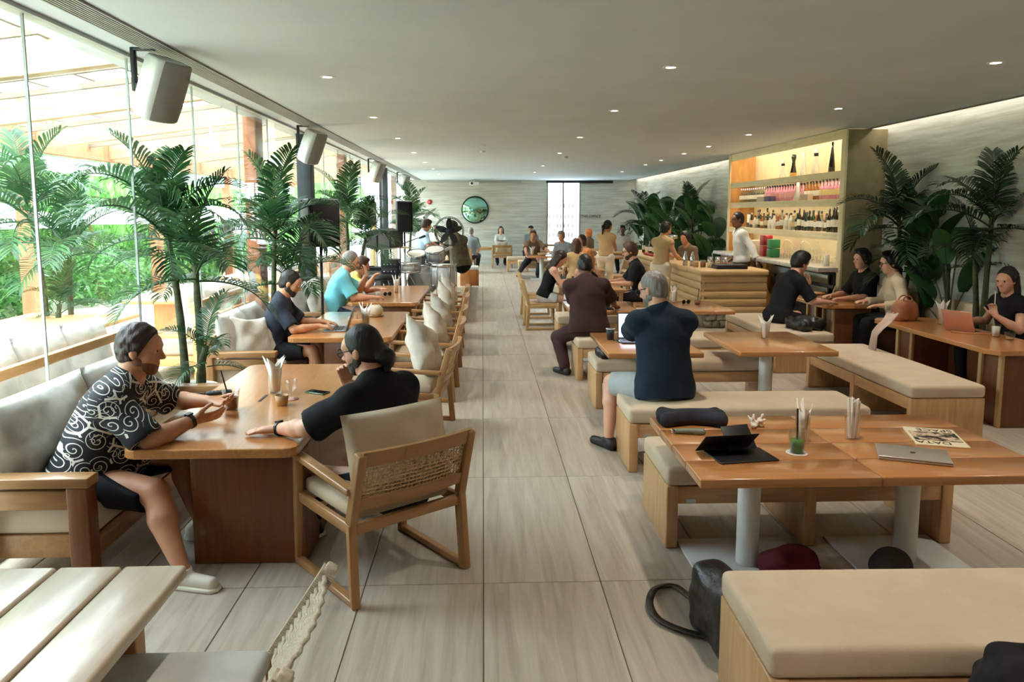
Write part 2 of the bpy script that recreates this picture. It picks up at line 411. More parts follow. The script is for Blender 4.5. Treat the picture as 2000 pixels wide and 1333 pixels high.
# lettering
def text_obj(name, body, size, m, loc, rot, parent=None, ext=.006, align='LEFT'):
    cu = bpy.data.curves.new(name, 'FONT'); cu.body = body; cu.size = size; cu.extrude = ext; cu.align_x = align
    o = bpy.data.objects.new(name, cu); COL.objects.link(o)
    me = bpy.data.meshes.new_from_object(o.evaluated_get(bpy.context.evaluated_depsgraph_get()))
    bpy.data.objects.remove(o)
    return mkobj(name, me, m, parent, loc, rot)
sg = text_obj('wall_sign', 'THE OFFICE', .235, plain('sign_letters', S(86, 84, 74), .5), (3.02 + .05, BY - .012, 1.66), (R(90), 0, 0), ext=.012)
sg.scale = (.72 / max(sg.dimensions.x, .01),) * 3
sg.location.x = 3.58; tag(sg, 'dark raised letters THE OFFICE on the stone wall', 'sign')
# round convex mirror, alarm bell
mr = empty('round_mirror', (-.28, BY - .03, 1.94)); tag(mr, 'round green tinted convex mirror on the back wall', 'mirror')
prof = [(0, .10), (.12, .097), (.24, .082), (.36, .055), (.45, .02), (.475, 0), (0, 0)]
lathe('mirror_dome', prof, plain('mirror_glass', S(150, 205, 185), .03, 1.), mr, (0, 0, 0), 40, (R(90), 0, 0))
lathe('rim', [(.465, 0), (.49, 0), (.495, .02), (.47, .03)], plain('mirror_rim', S(52, 60, 58), .4), mr, (0, 0, 0), 40, (R(90), 0, 0))
ab = empty('alarm_bell', (-1.92, BY - .01, 2.22)); tag(ab, 'small red round alarm bell on the back wall', 'alarm')
lathe('bell', [(0, .06), (.06, .05), (.09, .02), (.09, 0)], plain('alarm_red', S(178, 40, 44), .35), ab, (0, 0, 0), 20, (R(90), 0, 0))
lathe('hub', [(0, .075), (.025, .07), (.03, .05)], plain('alarm_hub', S(200, 170, 165), .5), ab, (0, 0, 0), 14, (R(90), 0, 0))
vt = lathe('wall_vent', [(0, .02), (.07, .02), (.08, 0)], darkm, None, (-2.02, BY - .001, 1.52), 18, (R(90), 0, 0)); tag(vt, 'small dark round vent below the red bell', 'vent')
pj_ = empty('projector', (-.3, BY - .6, 2.86)); tag(pj_, 'white projector hanging at the ceiling before the end wall', 'projector')
rbox('case', (0, 0, 0), (.34, .3, .12), steel_w, pj_, .02); cyl('pole', .02, .1, steel_w, pj_, (0, 0, .05)); lathe('lens', [(0, .03), (.04, .03), (.045, 0)], blackm, pj_, (-.08, -.15, 0), 14, (R(90), 0, 0))
rl = rbox('screen_rail', (-.3, BY - .25, 2.93), (3.4, .08, .08), plain('rail_grey', S(170, 170, 166), .5), r=.01); tag(rl, 'long grey projection screen rail along the end wall top', 'screen rail')

# ================================================================== OUTSIDE
deck = tex('outdoor_paving', S(176, 164, 146), S(196, 186, 168), nscale=2, rough=.8)
slab('floor_terrace', -9.5, GX - .02, -6, 36, -.12, -.02, deck, 'pale stone terrace floor outside the glass')
lawn = tex('ground_green', S(84, 112, 58), S(112, 140, 76), nscale=6, rough=.9)
slab('floor_garden', -60, -9.5, -30, 70, -.14, -.04, lawn, 'green garden ground beyond the terrace')
# pergola: sloping roof, high at the building
pg = empty('pergola', (GX - .2, 0, 0)); tag(pg, 'timber pergola with slatted roof over the terrace', 'pergola')
pal = tex('pergola_timber', S(146, 120, 86), S(166, 140, 104), scale=(1, 6, 6), nscale=2, rough=.7)
ter = tex('terracotta_timber', S(158, 96, 62), S(178, 114, 78), scale=(6, 6, 1), nscale=2, rough=.7)
x1 = -4.6; za, zb = 3.62, 3.02
def rz(x): return za + (zb - za) * (x / x1)
Lr = math.hypot(x1, za - zb); ang = math.atan2(za - zb, -x1)
yb = -4.0
bmh = rbox_mesh((Lr, .14, .34), .004, 1); bmh.materials.append(pal)
bms = rbox_mesh((Lr, .05, .07), .003, 1); bms.materials.append(tex('purlin_grey', S(104, 92, 76), S(122, 108, 90), nscale=3, rough=.7))
while yb < 30:
    mkobj('beam', bmh, None, pg, (x1 / 2, yb, (za + zb) / 2), (0, -ang, 0))
    for q in (.8, 1.6): mkobj('purlin', bms, None, pg, (x1 / 2, yb + q, (za + zb) / 2 + .02), (0, -ang, 0))
    yb += 2.4
for q in range(8):
    xx = -.35 - q * .58
    mkobj('rafter', rbox_mesh((.05, 34, .1), .003, 1), MATS['purlin_grey'], pg, (xx, 13, rz(xx) + .2))
mkobj('fascia', rbox_mesh((.16, 34, .34), .004, 1), ter, pg, (x1 + .1, 13, zb - .02))
mkobj('gutter', rbox_mesh((.12, 34, .26), .004, 1), plain('gutter_teal', S(176, 208, 196), .6), pg, (x1 + .02, 13, zb - .34))
for y in (2.85, 7.65, 12.45, 17.25, 22.05, 26.85):
    mkobj('post', rbox_mesh((.22, .22, 3.1), .01, 1), ter, pg, (x1 + .1, y, 1.5))
for y in (4.75 + 4.85, 15.5, 24.5):
    mkobj('post', rbox_mesh((.16, .3, 3.4), .01, 1), ter, pg, (-.02, y, 1.7))
# outdoor fans under the pergola
for i, (y, x) in enumerate(((12.6, -4.4), (16.4, -4.4))):
    f = empty('terrace_fan', (x, y, 2.9)); tag(f, ('nearer', 'farther')[i] + ' white ceiling fan hanging under the pergola', 'ceiling fan')
    cyl('rod', .02, .3, steel_w, f, (0, 0, .1)); lathe('motor', [(0, -.12), (.12, -.1), (.15, 0), (.12, .1), (0, .12)], plain('fan_grey', S(205, 205, 200), .5), f)
    for q in range(3):
        a = q * 2.094 + .5 + i
        mkobj('blade', rbox_mesh((.75, .13, .012), .004, 1), plain('fan_blade', S(222, 212, 190), .5), f, (.5 * math.cos(a), .5 * math.sin(a), -.02), (R(8), 0, a))
# leaf masses
def leafmass(n, c, rad, size, seed=0, droop=.5, shell=.5):
    rnd = np.random.default_rng(seed)
    d = rnd.normal(size=(n, 3)); d /= np.linalg.norm(d, axis=1)[:, None]
    rr = shell + (1 - shell) * rnd.random(n) ** .5
    p = np.array(c) + d * rr[:, None] * np.array(rad)
    a = rnd.normal(size=(n, 3)); a[:, 2] -= droop * 2; a /= np.linalg.norm(a, axis=1)[:, None]
    b = np.cross(a, rnd.normal(size=(n, 3))); b /= np.linalg.norm(b, axis=1)[:, None] + 1e-9
    L = size * (.6 + .8 * rnd.random(n))[:, None]; W = L * .16
    v = np.stack([p, p + a * L * .5 + b * W, p + a * L, p + a * L * .5 - b * W], 1).reshape(-1, 3)
    me = bpy.data.meshes.new('leaves'); me.vertices.add(4 * n); me.vertices.foreach_set('co', v.ravel())
    me.loops.add(4 * n); me.loops.foreach_set('vertex_index', np.arange(4 * n, dtype=np.int32))
    me.polygons.add(n); me.polygons.foreach_set('loop_start', np.arange(0, 4 * n, 4, dtype=np.int32)); me.polygons.foreach_set('loop_total', np.full(n, 4, dtype=np.int32))
    me.update(calc_edges=True); return me
def leafmat(name, c1, c2, trans=.35):
    if name in MATS: return MATS[name]
    m, n, l, p = newmat(name)
    g = n.new('ShaderNodeNewGeometry'); rp = n.new('ShaderNodeValToRGB')
    rp.color_ramp.elements[0].color = c1; rp.color_ramp.elements[1].color = c2
    l.new(g.outputs['Random Per Island'], rp.inputs[0]); l.new(rp.outputs[0], p.inputs['Base Color'])
    p.inputs['Roughness'].default_value = .5
    tl = n.new('ShaderNodeBsdfTranslucent'); l.new(rp.outputs[0], tl.inputs[0])
    mx = n.new('ShaderNodeMixShader'); mx.inputs[0].default_value = trans
    l.new(p.outputs[0], mx.inputs[1]); l.new(tl.outputs[0], mx.inputs[2]); l.new(mx.outputs[0], n['Material Output'].inputs['Surface'])
    return m
willow = leafmat('willow_leaf', S(96, 140, 70), S(150, 190, 112), .45)
hedge = leafmat('hedge_leaf', S(56, 104, 48), S(104, 150, 80), .4)
bark = tex('bark', S(92, 76, 58), S(120, 100, 78), scale=(8, 8, 1), nscale=4, rough=.9)
TR = [(-11.5, 9, 2.6, 2.2), (-11, 13, 2.8, 2.3), (-11.5, 17.5, 2.7, 2.4), (-12.5, 22, 2.6, 2.6), (-12, 27.5, 2.6, 2.6), (-13.5, 34, 2.7, 3.2), (-15, 11, 3.6, 3), (-16, 19, 3.4, 3), (-17, 28, 3.2, 3.4), (-9, 39, 2.4, 3.2), (-12, 4.5, 2.6, 2.2)]
wh = ['nearest the viewer behind the orange post', 'behind the second orange post', 'above the white parasols', 'fourth along the terrace', 'fifth along the terrace', 'at the far end of the terrace', 'in the back row, nearest', 'in the back row, middle', 'in the back row, far', 'closing the far terrace end', 'at the left edge of the garden']
for i, (x, y, z, r) in enumerate(TR):
    t = empty('willow_tree', (x, y, -.04)); tag(t, 'light green weeping tree ' + wh[i], 'tree', 'garden trees')
    mkobj('foliage', leafmass(9000, (0, 0, z), (r, r * 1.05, z * .85), .27, i, 1.8, .3), willow, t)
    b = MB(); b.tube([(0, 0, 0), (.05, .03, z * .5), (0, .1, z)], [.16, .12, .06], 7); b.build('trunk', bark, t)
for i in range(9):
    y = 5.5 + i * 2.6; x = -8.0 - (i % 2) * .5
    h = empty('hedge_bush', (x, y, -.02)); tag(h, 'low leafy green bush, ' + ords[i] + ' along the terrace edge from the viewer', 'bush', 'terrace edge bushes')
    mkobj('foliage', leafmass(2200, (0, 0, .5), (.8, 1.35, .55), .17, 50 + i, .1, .5), hedge, h)
    b = MB(); b.tube([(0, 0, 0), (0, 0, .5)], [.05, .03], 6); b.build('stem', bark, h)
# parasols
canv = tex('parasol_canvas', S(236, 238, 234), S(246, 247, 244), nscale=4, rough=.9)
for i, (x, y) in enumerate(((-8.6, 13.6), (-9.4, 18.5), (-7.6, 21.5))):
    u = empty('parasol', (x, y, 0)); tag(u, ('white garden parasol seen at the left picture edge', 'white garden parasol behind the big palm trunk', 'white garden parasol farthest along the terrace')[i], 'parasol', 'garden parasols')
    b = MB(); b.lathe([(0, 2.05), (.7, 1.9), (1.45, 1.68), (1.46, 1.58)], 8); b.build('canopy', canv, u)
    cyl('pole', .03, 2.0, 'outwood_Z', u); cyl('base', .25, .06, steel_w, u)
# outdoor tables and sofas
def out_table(x, y, sx, sy, label):
    t = empty('terrace_table', (x, y, 0)); tag(t, label, 'table', 'terrace tables')
    rbox('table_top', (0, 0, .68), (sx, sy, .05), 'outwood_Y', t, .012)
    rbox('base', (0, 0, .33), (sx * .6, sy * .62, .65), 'outwood_Z', t, .008)
out_table(-4.55, 7.75, 1.25, 2.0, 'wooden terrace table nearest the glass on the left')
out_table(-4.1, 10.9, 1.2, 2.0, 'wooden terrace table behind the big palm')
out_table(-4.1, 14.6, 1.2, 2.0, 'wooden terrace table third along the glass')
out_table(-4.1, 18.2, 1.2, 2.0, 'wooden terrace table farthest along the glass')
def out_sofa(x, y, label):
    t = empty('terrace_sofa', (x, y, .0)); tag(t, label, 'sofa', 'terrace sofas')
    rbox('seat_frame', (0, 0, .2), (.75, 1.9, .1), 'outwood_Y', t); rbox('back_rail', (.34, 0, .62), (.06, 1.9, .09), 'outwood_Y', t); rbox('back_rail', (.34, 0, .84), (.05, 1.9, .07), 'outwood_Y', t)
    for sy in (-1, 1): rbox('arm', (0, sy * .93, .5), (.75, .08, .08), 'outwood_X', t); rbox('leg', (-.33, sy * .93, .25), (.08, .08, .5), 'outwood_Z', t); rbox('leg', (.33, sy * .93, .43), (.08, .08, .86), 'outwood_Z', t)
    mkobj('seat_cushion', pad_mesh(.72, 1.75, .16, .05, 4), sofam, t, (0, 0, .25))
    for q in (-.6, 0, .6): mkobj('back_cushion', pillow_mesh(.62, .58, .22, 8, seed=int(q * 10)), sofam, t, (.2, q, .72), (R(-12), 0, R(90)), True)
out_sofa(-3.35, 5.45, 'timber terrace sofa behind glass nearest the viewer')
out_sofa(-3.5, 9.3, 'timber terrace sofa behind glass beside the big palm')
out_sofa(-3.5, 12.8, 'timber terrace sofa behind glass second from the viewer')
out_sofa(-3.5, 16.4, 'timber terrace sofa behind glass third from the viewer')
# ================================================================== FURNITURE
TZ = .66
tagm = plain('metal_tag', S(205, 205, 200), .3, .6)
baseplate = tex('base_plate', S(206, 208, 206), S(220, 222, 220), nscale=4, rough=.4)
def bench(x0, x1, y0, y1, label, h=.46, mids=1, lift=0., rz=0., group='upholstered benches', wd='oak', rot_c=None):
    cx, cy = (x0 + x1) / 2, (y0 + y1) / 2; L = x1 - x0; D = y1 - y0
    b = empty('bench', (cx, cy, 0), rz); tag(b, label, 'bench', group)
    lx = L >= D; n = 1.0
    mkobj('cushion', pad_mesh(L, D, .105, .03, 6), linen, b, (0, 0, h - .105))
    W = h - .105
    if lx:
        pos = [-L / 2 + .035, L / 2 - .035] + ([0] if mids else [])
        for q in pos: rbox('panel', (q, 0, W / 2), (.066, D - .01, W), wd + '_Z', b, .008)
        for s in (-1, 1): rbox('apron', (0, s * (D / 2 - .035), W - .055), (L - .13, .04, .1), wd + '_X', b, .005)
        rbox('maker_tag', (-L / 2 + .14, -D / 2 + .012, W - .085), (.055, .004, .022), tagm, b, .002)
    else:
        pos = [-L / 2 + .035, L / 2 - .035]
        pos = [-D / 2 + .035, D / 2 - .035] + ([0] if mids else [])
        for q in pos: rbox('panel', (0, q, W / 2), (L - .01, .066, W), wd + '_Z', b, .008)
        for s in (-1, 1): rbox('apron', (s * (L / 2 - .035), 0, W - .055), (.04, D - .13, .1), wd + '_Y', b, .005)
    return b
bench(.92, 2.9, 2.2, 2.76, 'long bench with beige cushion nearest the viewer', rz=R(-1.2))
bench(1.0, 2.62, 3.94, 4.55, 'beige bench behind the plank tables with the laptop')
bench(1.03, 2.78, 5.16, 5.70, 'beige bench the man in navy sits on')
bench(1.05, 2.74, 6.9, 7.46, 'empty beige bench facing the navy man across his table')
bench(1.03, 2.7, 8.12, 8.68, 'beige bench the man in maroon sits on')
bench(1.0, 2.6, 9.98, 10.5, 'beige bench facing the maroon man across his table')
bench(3.44, 4.06, 5.8, 7.78, 'long beige bench pointing away beside the right wall table')
bench(3.36, 4.05, 8.42, 10.25, 'beige bench the man with the tattooed arm side of pizza sits on' if False else 'beige bench with a man in black eating and a dark bag')
bench(1.02, 2.3, 21.6, 22.1, 'small pale bench far down the aisle behind the brown polo man')
bench(.75, 2.0, 23.4, 23.9, 'pale bench near the end wall behind the far white table leg')

def plank_table(x0, x1, y0, y1, label, np_=4, pm='table_X', z=TZ, leg=(None), group='pedestal tables', plate=.6):
    cx, cy = (x0 + x1) / 2, (y0 + y1) / 2; w, d = x1 - x0, y1 - y0
    t = empty('pedestal_table', (cx, cy, 0)); tag(t, label, 'table', group)
    gap = .006
    for k in range(np_):
        pw = (d - gap * (np_ - 1)) / np_; y = -d / 2 + pw / 2 + k * (pw + gap)
        o = rbox('plank' if np_ > 1 else 'table_top', (0, y, z - .0225), (w, pw, .045), pm, t, .007)
    if np_ > 1: rbox('sub_frame', (0, 0, z - .055), (w * .7, d * .8, .022), pm, t, .003)
    cyl('column', .058, z - .06, steel_w, t, (0, 0, .012), 24)
    rbox('base_plate', (0, 0, .007), (plate, plate, .012), baseplate, t, .003)
    return t
plank_table(.97, 1.80, 3.22, 4.26, 'plank table with the dark tablet and green juice')
plank_table(1.806, 2.66, 3.22, 4.26, 'plank table with the silver laptop and magazine')
plank_table(1.06, 1.88, 6.25, 7.36, 'oak pedestal table where the navy man works', 1)
plank_table(2.2, 3.06, 6.27, 7.36, 'empty oak pedestal table with a glass of napkins', 1)
plank_table(1.06, 1.9, 8.95, 10.0, 'oak pedestal table in front of the maroon man', 1)
plank_table(2.2, 3.06, 8.95, 10.0, 'orange oak pedestal table before the bar with sunglasses', 1)
plank_table(1.2, 2.05, 20.4, 21.3, 'far pedestal table of the man in brown polo', 1)
plank_table(3.0, 3.8, 19.9, 20.8, 'far pedestal table behind the bar end', 1)
def wood_table(x0, x1, y0, y1, label, legs4=True):
    cx, cy = (x0 + x1) / 2, (y0 + y1) / 2; w, d = x1 - x0, y1 - y0
    t = empty('wooden_table', (cx, cy, 0)); tag(t, label, 'table')
    rbox('table_top', (0, 0, TZ - .02), (w, d, .04), 'oak_X', t, .008)
    for a in (-1, 1):
        for b in (-1, 1): rbox('leg', (a * (w / 2 - .06), b * (d / 2 - .06), (TZ - .04) / 2), (.06, .06, TZ - .04), 'oak_Z', t, .005)
    for b in (-1, 1): rbox('apron', (0, b * (d / 2 - .06), TZ - .08), (w - .16, .03, .07), 'oak_X', t, .003)
    return t
wood_table(1.3, 2.2, 11.5, 13.2, 'oak table shared by the women and the bearded man')
wood_table(1.75, 2.55, 15.6, 16.9, 'oak table of the brown haired women farther back')
wood_table(-.3, .9, 25.9, 26.5, 'narrow table of the woman at the end wall')
wood_table(-1.9, -1.1, 24.6, 25.6, 'far table by the glass corner')
wood_table(3.5, 4.4, 22.3, 23.2, 'far table under the wall lettering')

# block tables along the glass
def block_table(x0, x1, y0, y1, label, bx0, bx1, z=TZ, wd='Y', top_m='table_Y'):
    cx, cy = (x0 + x1) / 2, (y0 + y1) / 2; w, d = x1 - x0, y1 - y0
    t = empty('block_table', (cx, cy, 0)); tag(t, label, 'table', 'solid teak tables')
    r = .07; poly = []
    for (sx, sy, a0) in ((1, 1, 0), (-1, 1, 90), (-1, -1, 180), (1, -1, 270)):
        for q in range(4):
            a = R(a0 + q * 30); poly.append((sx * (w / 2 - r) + r * math.cos(a), sy * (d / 2 - r) + r * math.sin(a)))
    n = 3
    prism('table_top', poly, z - .05, z, top_m, t, bev=.008)
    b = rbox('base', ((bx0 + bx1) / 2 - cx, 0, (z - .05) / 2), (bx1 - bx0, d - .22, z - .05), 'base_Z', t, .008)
    return t
T1 = block_table(-1.83, -.95, 3.74, 5.9, 'glossy teak table of the two men in front', -1.53, -.95 + .01)
rbox('cable_slot', (.02 - .05, -.02, TZ + .0005), (.02, .18, .003), plain('slot_dark', S(60, 32, 28), .5), T1, .001)
block_table(-1.88, -.88, 7.16, 9.05, 'teak table with the laptop man and coconut', -1.55, -.95)
block_table(-1.8, -.87, 9.95, 12.3, 'teak table with the man in turquoise shirt', -1.5, -.94)
# teak tables by the right wall
def wall_table(x0, x1, y0, y1, label, z=.69):
    cx, cy = (x0 + x1) / 2, (y0 + y1) / 2; w, d = x1 - x0, y1 - y0
    t = empty('wall_table', (cx, cy, 0)); tag(t, label, 'table', 'teak tables on the wall side')
    c = .1; poly = [(-w / 2, d / 2 - c), (-w / 2, -d / 2 + c), (-w / 2 + c * .7, -d / 2), (w / 2, -d / 2), (w / 2, d / 2), (-w / 2 + c * .7, d / 2)]
    prism('table_top', poly[::-1], z - .045, z, 'table_Y', t, bev=.006)
    for y in (-d / 2 + .22, d / 2 - .45):
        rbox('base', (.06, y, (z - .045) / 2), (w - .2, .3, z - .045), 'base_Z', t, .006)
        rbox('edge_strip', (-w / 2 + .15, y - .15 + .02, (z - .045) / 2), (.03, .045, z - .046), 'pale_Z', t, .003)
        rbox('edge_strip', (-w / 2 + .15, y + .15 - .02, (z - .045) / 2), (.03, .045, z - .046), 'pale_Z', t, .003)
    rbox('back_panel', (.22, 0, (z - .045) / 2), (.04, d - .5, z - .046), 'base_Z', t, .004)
    return t
wall_table(4.28, 4.95, 6.08, 8.1, 'teak wall table with the pink laptop and leather bag')
wall_table(4.28, 4.95, 9.2, 10.35, 'teak wall table with pizza and drinks')
# banquette behind them
bq = empty('wall_banquette', (5.36, 8.2, 0)); tag(bq, 'long beige wall banquette behind the teak wall tables', 'banquette')
rbox('seat_base', (0, 0, .18), (.36, 4.6, .36), 'base_Z', bq); mkobj('seat_cushion', pad_mesh(.4, 4.6, .1, .03, 4), linen, bq, (-.0, 0, .36))
mkobj('back_cushion', pad_mesh(.34, 4.6, .1, .03, 4), linen, bq, (.17, 0, .66), (0, R(-84), 0)) if False else rbox('back_pad', (.135, 0, .66), (.08, 4.6, .36), linen, bq, .03)

# ------------------------------------------------------------------ foreground table, bottom left
fg = empty('slatted_table', (-1.55, 1.6, 0)); tag(fg, 'pale plank table at the bottom left corner', 'table')
for k in range(5):
    rbox('plank', (.545 - .109 - k * .216, 0, TZ - .0225), (.207, 1.76, .045), 'greyoak_Y', fg, .011, 3)
for a in (-1, 1):
    for b in (-1, 1): rbox('leg', (a * .42, b * .7, .31), (.07, .07, .62), 'oak_Z', fg)
rbox('sub_frame', (0, 0, TZ - .06), (.9, 1.5, .03), 'oak_Y', fg)

# ------------------------------------------------------------------ armchair with cane back
canem = tex('cane', S(176, 142, 98), S(206, 174, 130), nscale=60, rough=.6)
def armchair_parts(root, arms=True, W=.64, D=.62, bh=.76, wd='chair', pad=True):
    hw = W / 2; hd = D / 2; t = .042; L = wd
    tilt = .10
    for s in (-1, 1):
        x = s * hw
        barobj('leg', (x, hd, 0), (x, hd - .03, .6 if arms else .40), t, t, L + '_Z', root)
        barobj('leg', (x, -hd, 0), (x * .98, -hd + .03, .40), t, t * 1.2, L + '_Z', root)
        barobj('back_post', (x * .98, -hd + .03, .40), (x * .96, -hd - tilt + .03, bh), t, t * 1.2, L + '_Z', root)
        barobj('runner', (x, -hd, .02), (x, hd, .02), t, .034, L + '_Z', root)
        if arms: barobj('armrest', (x, -hd + .0, .565), (x, hd + .01, .60), .055, .032, L + '_Z', root)
        barobj('side_rail', (x * .97, -hd + .03, .37), (x * .97, hd - .02, .37), .03, .055, L + '_Z', root)
    rbox('front_rail', (0, hd - .025, .37), (W - .04, .03, .055), L + '_X', root)
    rbox('rear_rail', (0, -hd + .03, .37), (W - .04, .03, .055), L + '_X', root)
    def bp(z):  # y of the back plane at height z
        return -hd + .03 - tilt * (z - .40) / (bh - .40)
    lean = math.atan2(tilt, bh - .40)
    for z, hgt in ((bh - .03, .075), (.50, .06)):
        bm = MB(); n = 8
        vs = []
        for i in range(n + 1):
            u = -1 + 2 * i / n; x = u * (hw - .02); y = bp(z) - .03 * (1 - u * u)
            for dy in (-.014, .014):
                for dz in (-hgt / 2, hgt / 2): vs.append((x, y + dy - dz * math.tan(lean), z + dz))
        fs = []
        for i in range(n):
            a = i * 4; b = a + 4
            fs += [(a, b, b + 1, a + 1), (a + 2, a + 3, b + 3, b + 2), (a + 1, b + 1, b + 3, a + 3), (a, a + 2, b + 2, b)]
        bm.add(vs, fs + [(0, 1, 3, 2), (n * 4, n * 4 + 2, n * 4 + 3, n * 4 + 1)]); bm.build('back_rail', L + '_X', root)
    cb = MB(); z0, z1 = .53, bh - .067
    nx, nz = 26, 8
    for i in range(nx + 1):
        u = -1 + 2 * i / nx; x = u * (hw - .04); off = -.03 * (1 - u * u)
        cb.bar((x, bp(z0) + off, z0), (x, bp(z1) + off, z1), .0055, .003)
    for j in range(nz + 1):
        z = z0 + (z1 - z0) * j / nz
        for i in range(4):
            u0, u1 = -1 + .5 * i, -.5 + .5 * i
            cb.bar((u0 * (hw - .04), bp(z) - .03 * (1 - u0 * u0) - .003, z), (u1 * (hw - .04), bp(z) - .03 * (1 - u1 * u1) - .003, z), .003, .0055)
    for dgn in (-1, 1):
        for i in range(-nz, nx, 2):
            i0, i1 = max(i, 0), min(i + nz, nx)
            if i1 <= i0: continue
            j0, j1 = i0 - i, i1 - i
            u0, u1 = -1 + 2 * i0 / nx, -1 + 2 * i1 / nx
            za_, zb_ = (z0 + (z1 - z0) * j0 / nz, z0 + (z1 - z0) * j1 / nz) if dgn > 0 else (z1 - (z1 - z0) * j0 / nz, z1 - (z1 - z0) * j1 / nz)
            cb.bar((u0 * (hw - .04), bp(za_) - .03 * (1 - u0 * u0) + .003, za_), (u1 * (hw - .04), bp(zb_) - .03 * (1 - u1 * u1) + .003, zb_), .004, .003)
    cb.build('cane_panel', canem, root)
    if pad: mkobj('seat_cushion', pad_mesh(W - .08, D - .09, .075, .025, 5), linen, root, (0, .035, .385))
    else: rbox('seat', (0, 0, .405), (W - .03, D - .02, .022), 'oak_X', root, .008)
proto = empty('armchair', (0, 0, 0)); armchair_parts(proto)
def place(protoo, x, y, rz, label, cat, group):
    c = copy_tree(protoo) if protoo.get('used') else protoo
    protoo['used'] = 1
    c.location = (x, y, 0); c.rotation_euler = (0, 0, R(rz)); tag(c, label, cat, group); c.pop('used', None) if c is not protoo else None
    return c
AG = 'oak armchairs with cane backs'
place(proto, -.545, 3.815, 37.7, 'oak cane-back armchair in front, seat of the man with the bun', 'chair', AG)
place(proto, -.62, 6.3, 84, 'oak armchair at the far end of the front teak table', 'chair', AG)
place(proto, -.60, 7.56, 88, 'oak armchair at the laptop table, nearer one', 'chair', AG)
place(proto, -.60, 8.6, 88, 'oak armchair at the laptop table, farther one', 'chair', AG)
place(proto, -.60, 9.72 + .2, 90, 'oak armchair at the turquoise shirt table, nearest', 'chair', AG)
place(proto, -.62, 11.15, 90, 'oak armchair at the turquoise shirt table, farthest', 'chair', AG)
place(proto, .64, 25.3, 0, 'pale armchair before the woman at the end wall', 'chair', AG)
place(proto, -.62, 23.0, -8, 'pale armchair of the grey shirted man by the mirror', 'chair', AG)
place(proto, 2.2, 25.4, 175, 'pale armchair under the man in the black cap', 'chair', AG)
# side chairs
pro2 = empty('side_chair'); armchair_parts(pro2, arms=False, W=.5, D=.5, bh=.80, wd='pale', pad=False)
CG = 'pale side chairs'
place(pro2, .93, 12.0, -88, 'pale side chair of the woman in black top', 'chair', CG)
place(pro2, .95, 13.3, -88, 'pale side chair just beyond the woman in black top', 'chair', CG)
place(pro2, 2.62, 12.05, 92, 'pale side chair of the bearded man in black', 'chair', CG)
place(pro2, 2.9, 15.9, 92, 'pale side chair beside the second bar end table', 'chair', CG)
place(pro2, 3.05, 17.2, 100, 'pale side chair by the far bar corner', 'chair', CG)
place(pro2, 3.2, 20.9 + .5, 170, 'pale side chair far behind the waitress', 'chair', CG)
place(pro2, 2.1, 18.6, 180, 'pale side chair before the bright doorway', 'chair', CG)
# throw pillows on the armchairs
pms = [pillow_mesh(.54, .54, .21, 14, .30, sd, .018) for sd in (3, 8)]
for p in pms: p.materials.append(pillowm)
def pillow(x, y, z, rz, tilt, label, roll=0, k=0, sc=1.):
    o = mkobj('throw_pillow', pms[k], None, None, (x, y, z), (0, 0, 0), True)
    o.rotation_euler = (Matrix.Rotation(R(rz), 3, 'Z') @ Matrix.Rotation(R(tilt), 3, 'X') @ Matrix.Rotation(R(roll), 3, 'Y')).to_euler()
    o.scale = (sc,) * 3
    tag(o, label, 'pillow', 'linen throw pillows')
pillow(-.50, 6.28, .70, 80, -18, 'big linen pillow on the chair behind the man with the bun', 22, 0, .98)
pillow(-.48, 7.56, .68, 84, -20, 'linen pillow on the nearer laptop table chair', 34, 1, .86)
pillow(-.48, 8.6, .68, 84, -20, 'linen pillow on the farther laptop table chair', 26, 0, .84)
pillow(-.48, 9.92, .68, 88, -20, 'linen pillow on the nearest turquoise table chair', 36, 1, .84)
pillow(-.50, 11.15, .68, 88, -20, 'linen pillow on the farthest turquoise table chair', 30, 0, .84)
bc = mkobj('back_pillow', pillow_mesh(.58, .46, .15, 14, .05, 5, .012), linen, None, (-.535 + .615 * .2, 3.80 - .79 * .20, .655), (0, 0, 0), True)
bc.rotation_euler = (Matrix.Rotation(R(37.7), 3, 'Z') @ Matrix.Rotation(R(-14), 3, 'X')).to_euler()
bc.location = (-.545 + .611 * .205, 3.815 - .791 * .205, .665)
tag(bc, 'beige back cushion behind the man with the bun', 'pillow', 'linen throw pillows')
pillow(.62, 25.2, .7, 0, 14, 'white pillow on the chair before the end wall woman', 0, 0, .85)
pillow(-.62, 22.85, .7, -8, 14, 'white pillow on the grey shirted man chair', 0, 1, .85)

# rope chair, bottom edge
rc = empty('rope_chair', (-.93, 2.02, 0), R(90)); tag(rc, 'rope woven chair at the bottom edge beside the pale table', 'chair')
ropem = tex('rope', S(196, 188, 168), S(222, 214, 196), nscale=80, rough=.85, bump=.4)
W_, D_ = .56, .5
for s in (-1, 1):
    barobj('leg', (s * W_ / 2, D_ / 2, 0), (s * W_ / 2, D_ / 2, .43), .04, .04, 'oak_Z', rc)
    barobj('leg', (s * W_ / 2, -D_ / 2, 0), (s * W_ / 2, -D_ / 2, .43), .04, .045, 'oak_Z', rc)
    barobj('back_post', (s * W_ / 2, -D_ / 2, .43), (s * W_ / 2, -D_ / 2 - .2, .735), .036, .036, ropem, rc)
    wr_ = MB()
    for q in range(44):
        z = .45 + q * .0062; y = -D_ / 2 - .2 * (z - .43) / .305
        wr_.box((s * W_ / 2, y, z), (.046, .05, .0055), Matrix.Rotation(R(33), 3, 'X'))
    o = wr_.build('rope_wrap', ropem, rc)
    rbox('side_rail', (s * W_ / 2, 0, .4), (.035, D_, .05), 'oak_Y', rc)
rb = MB()
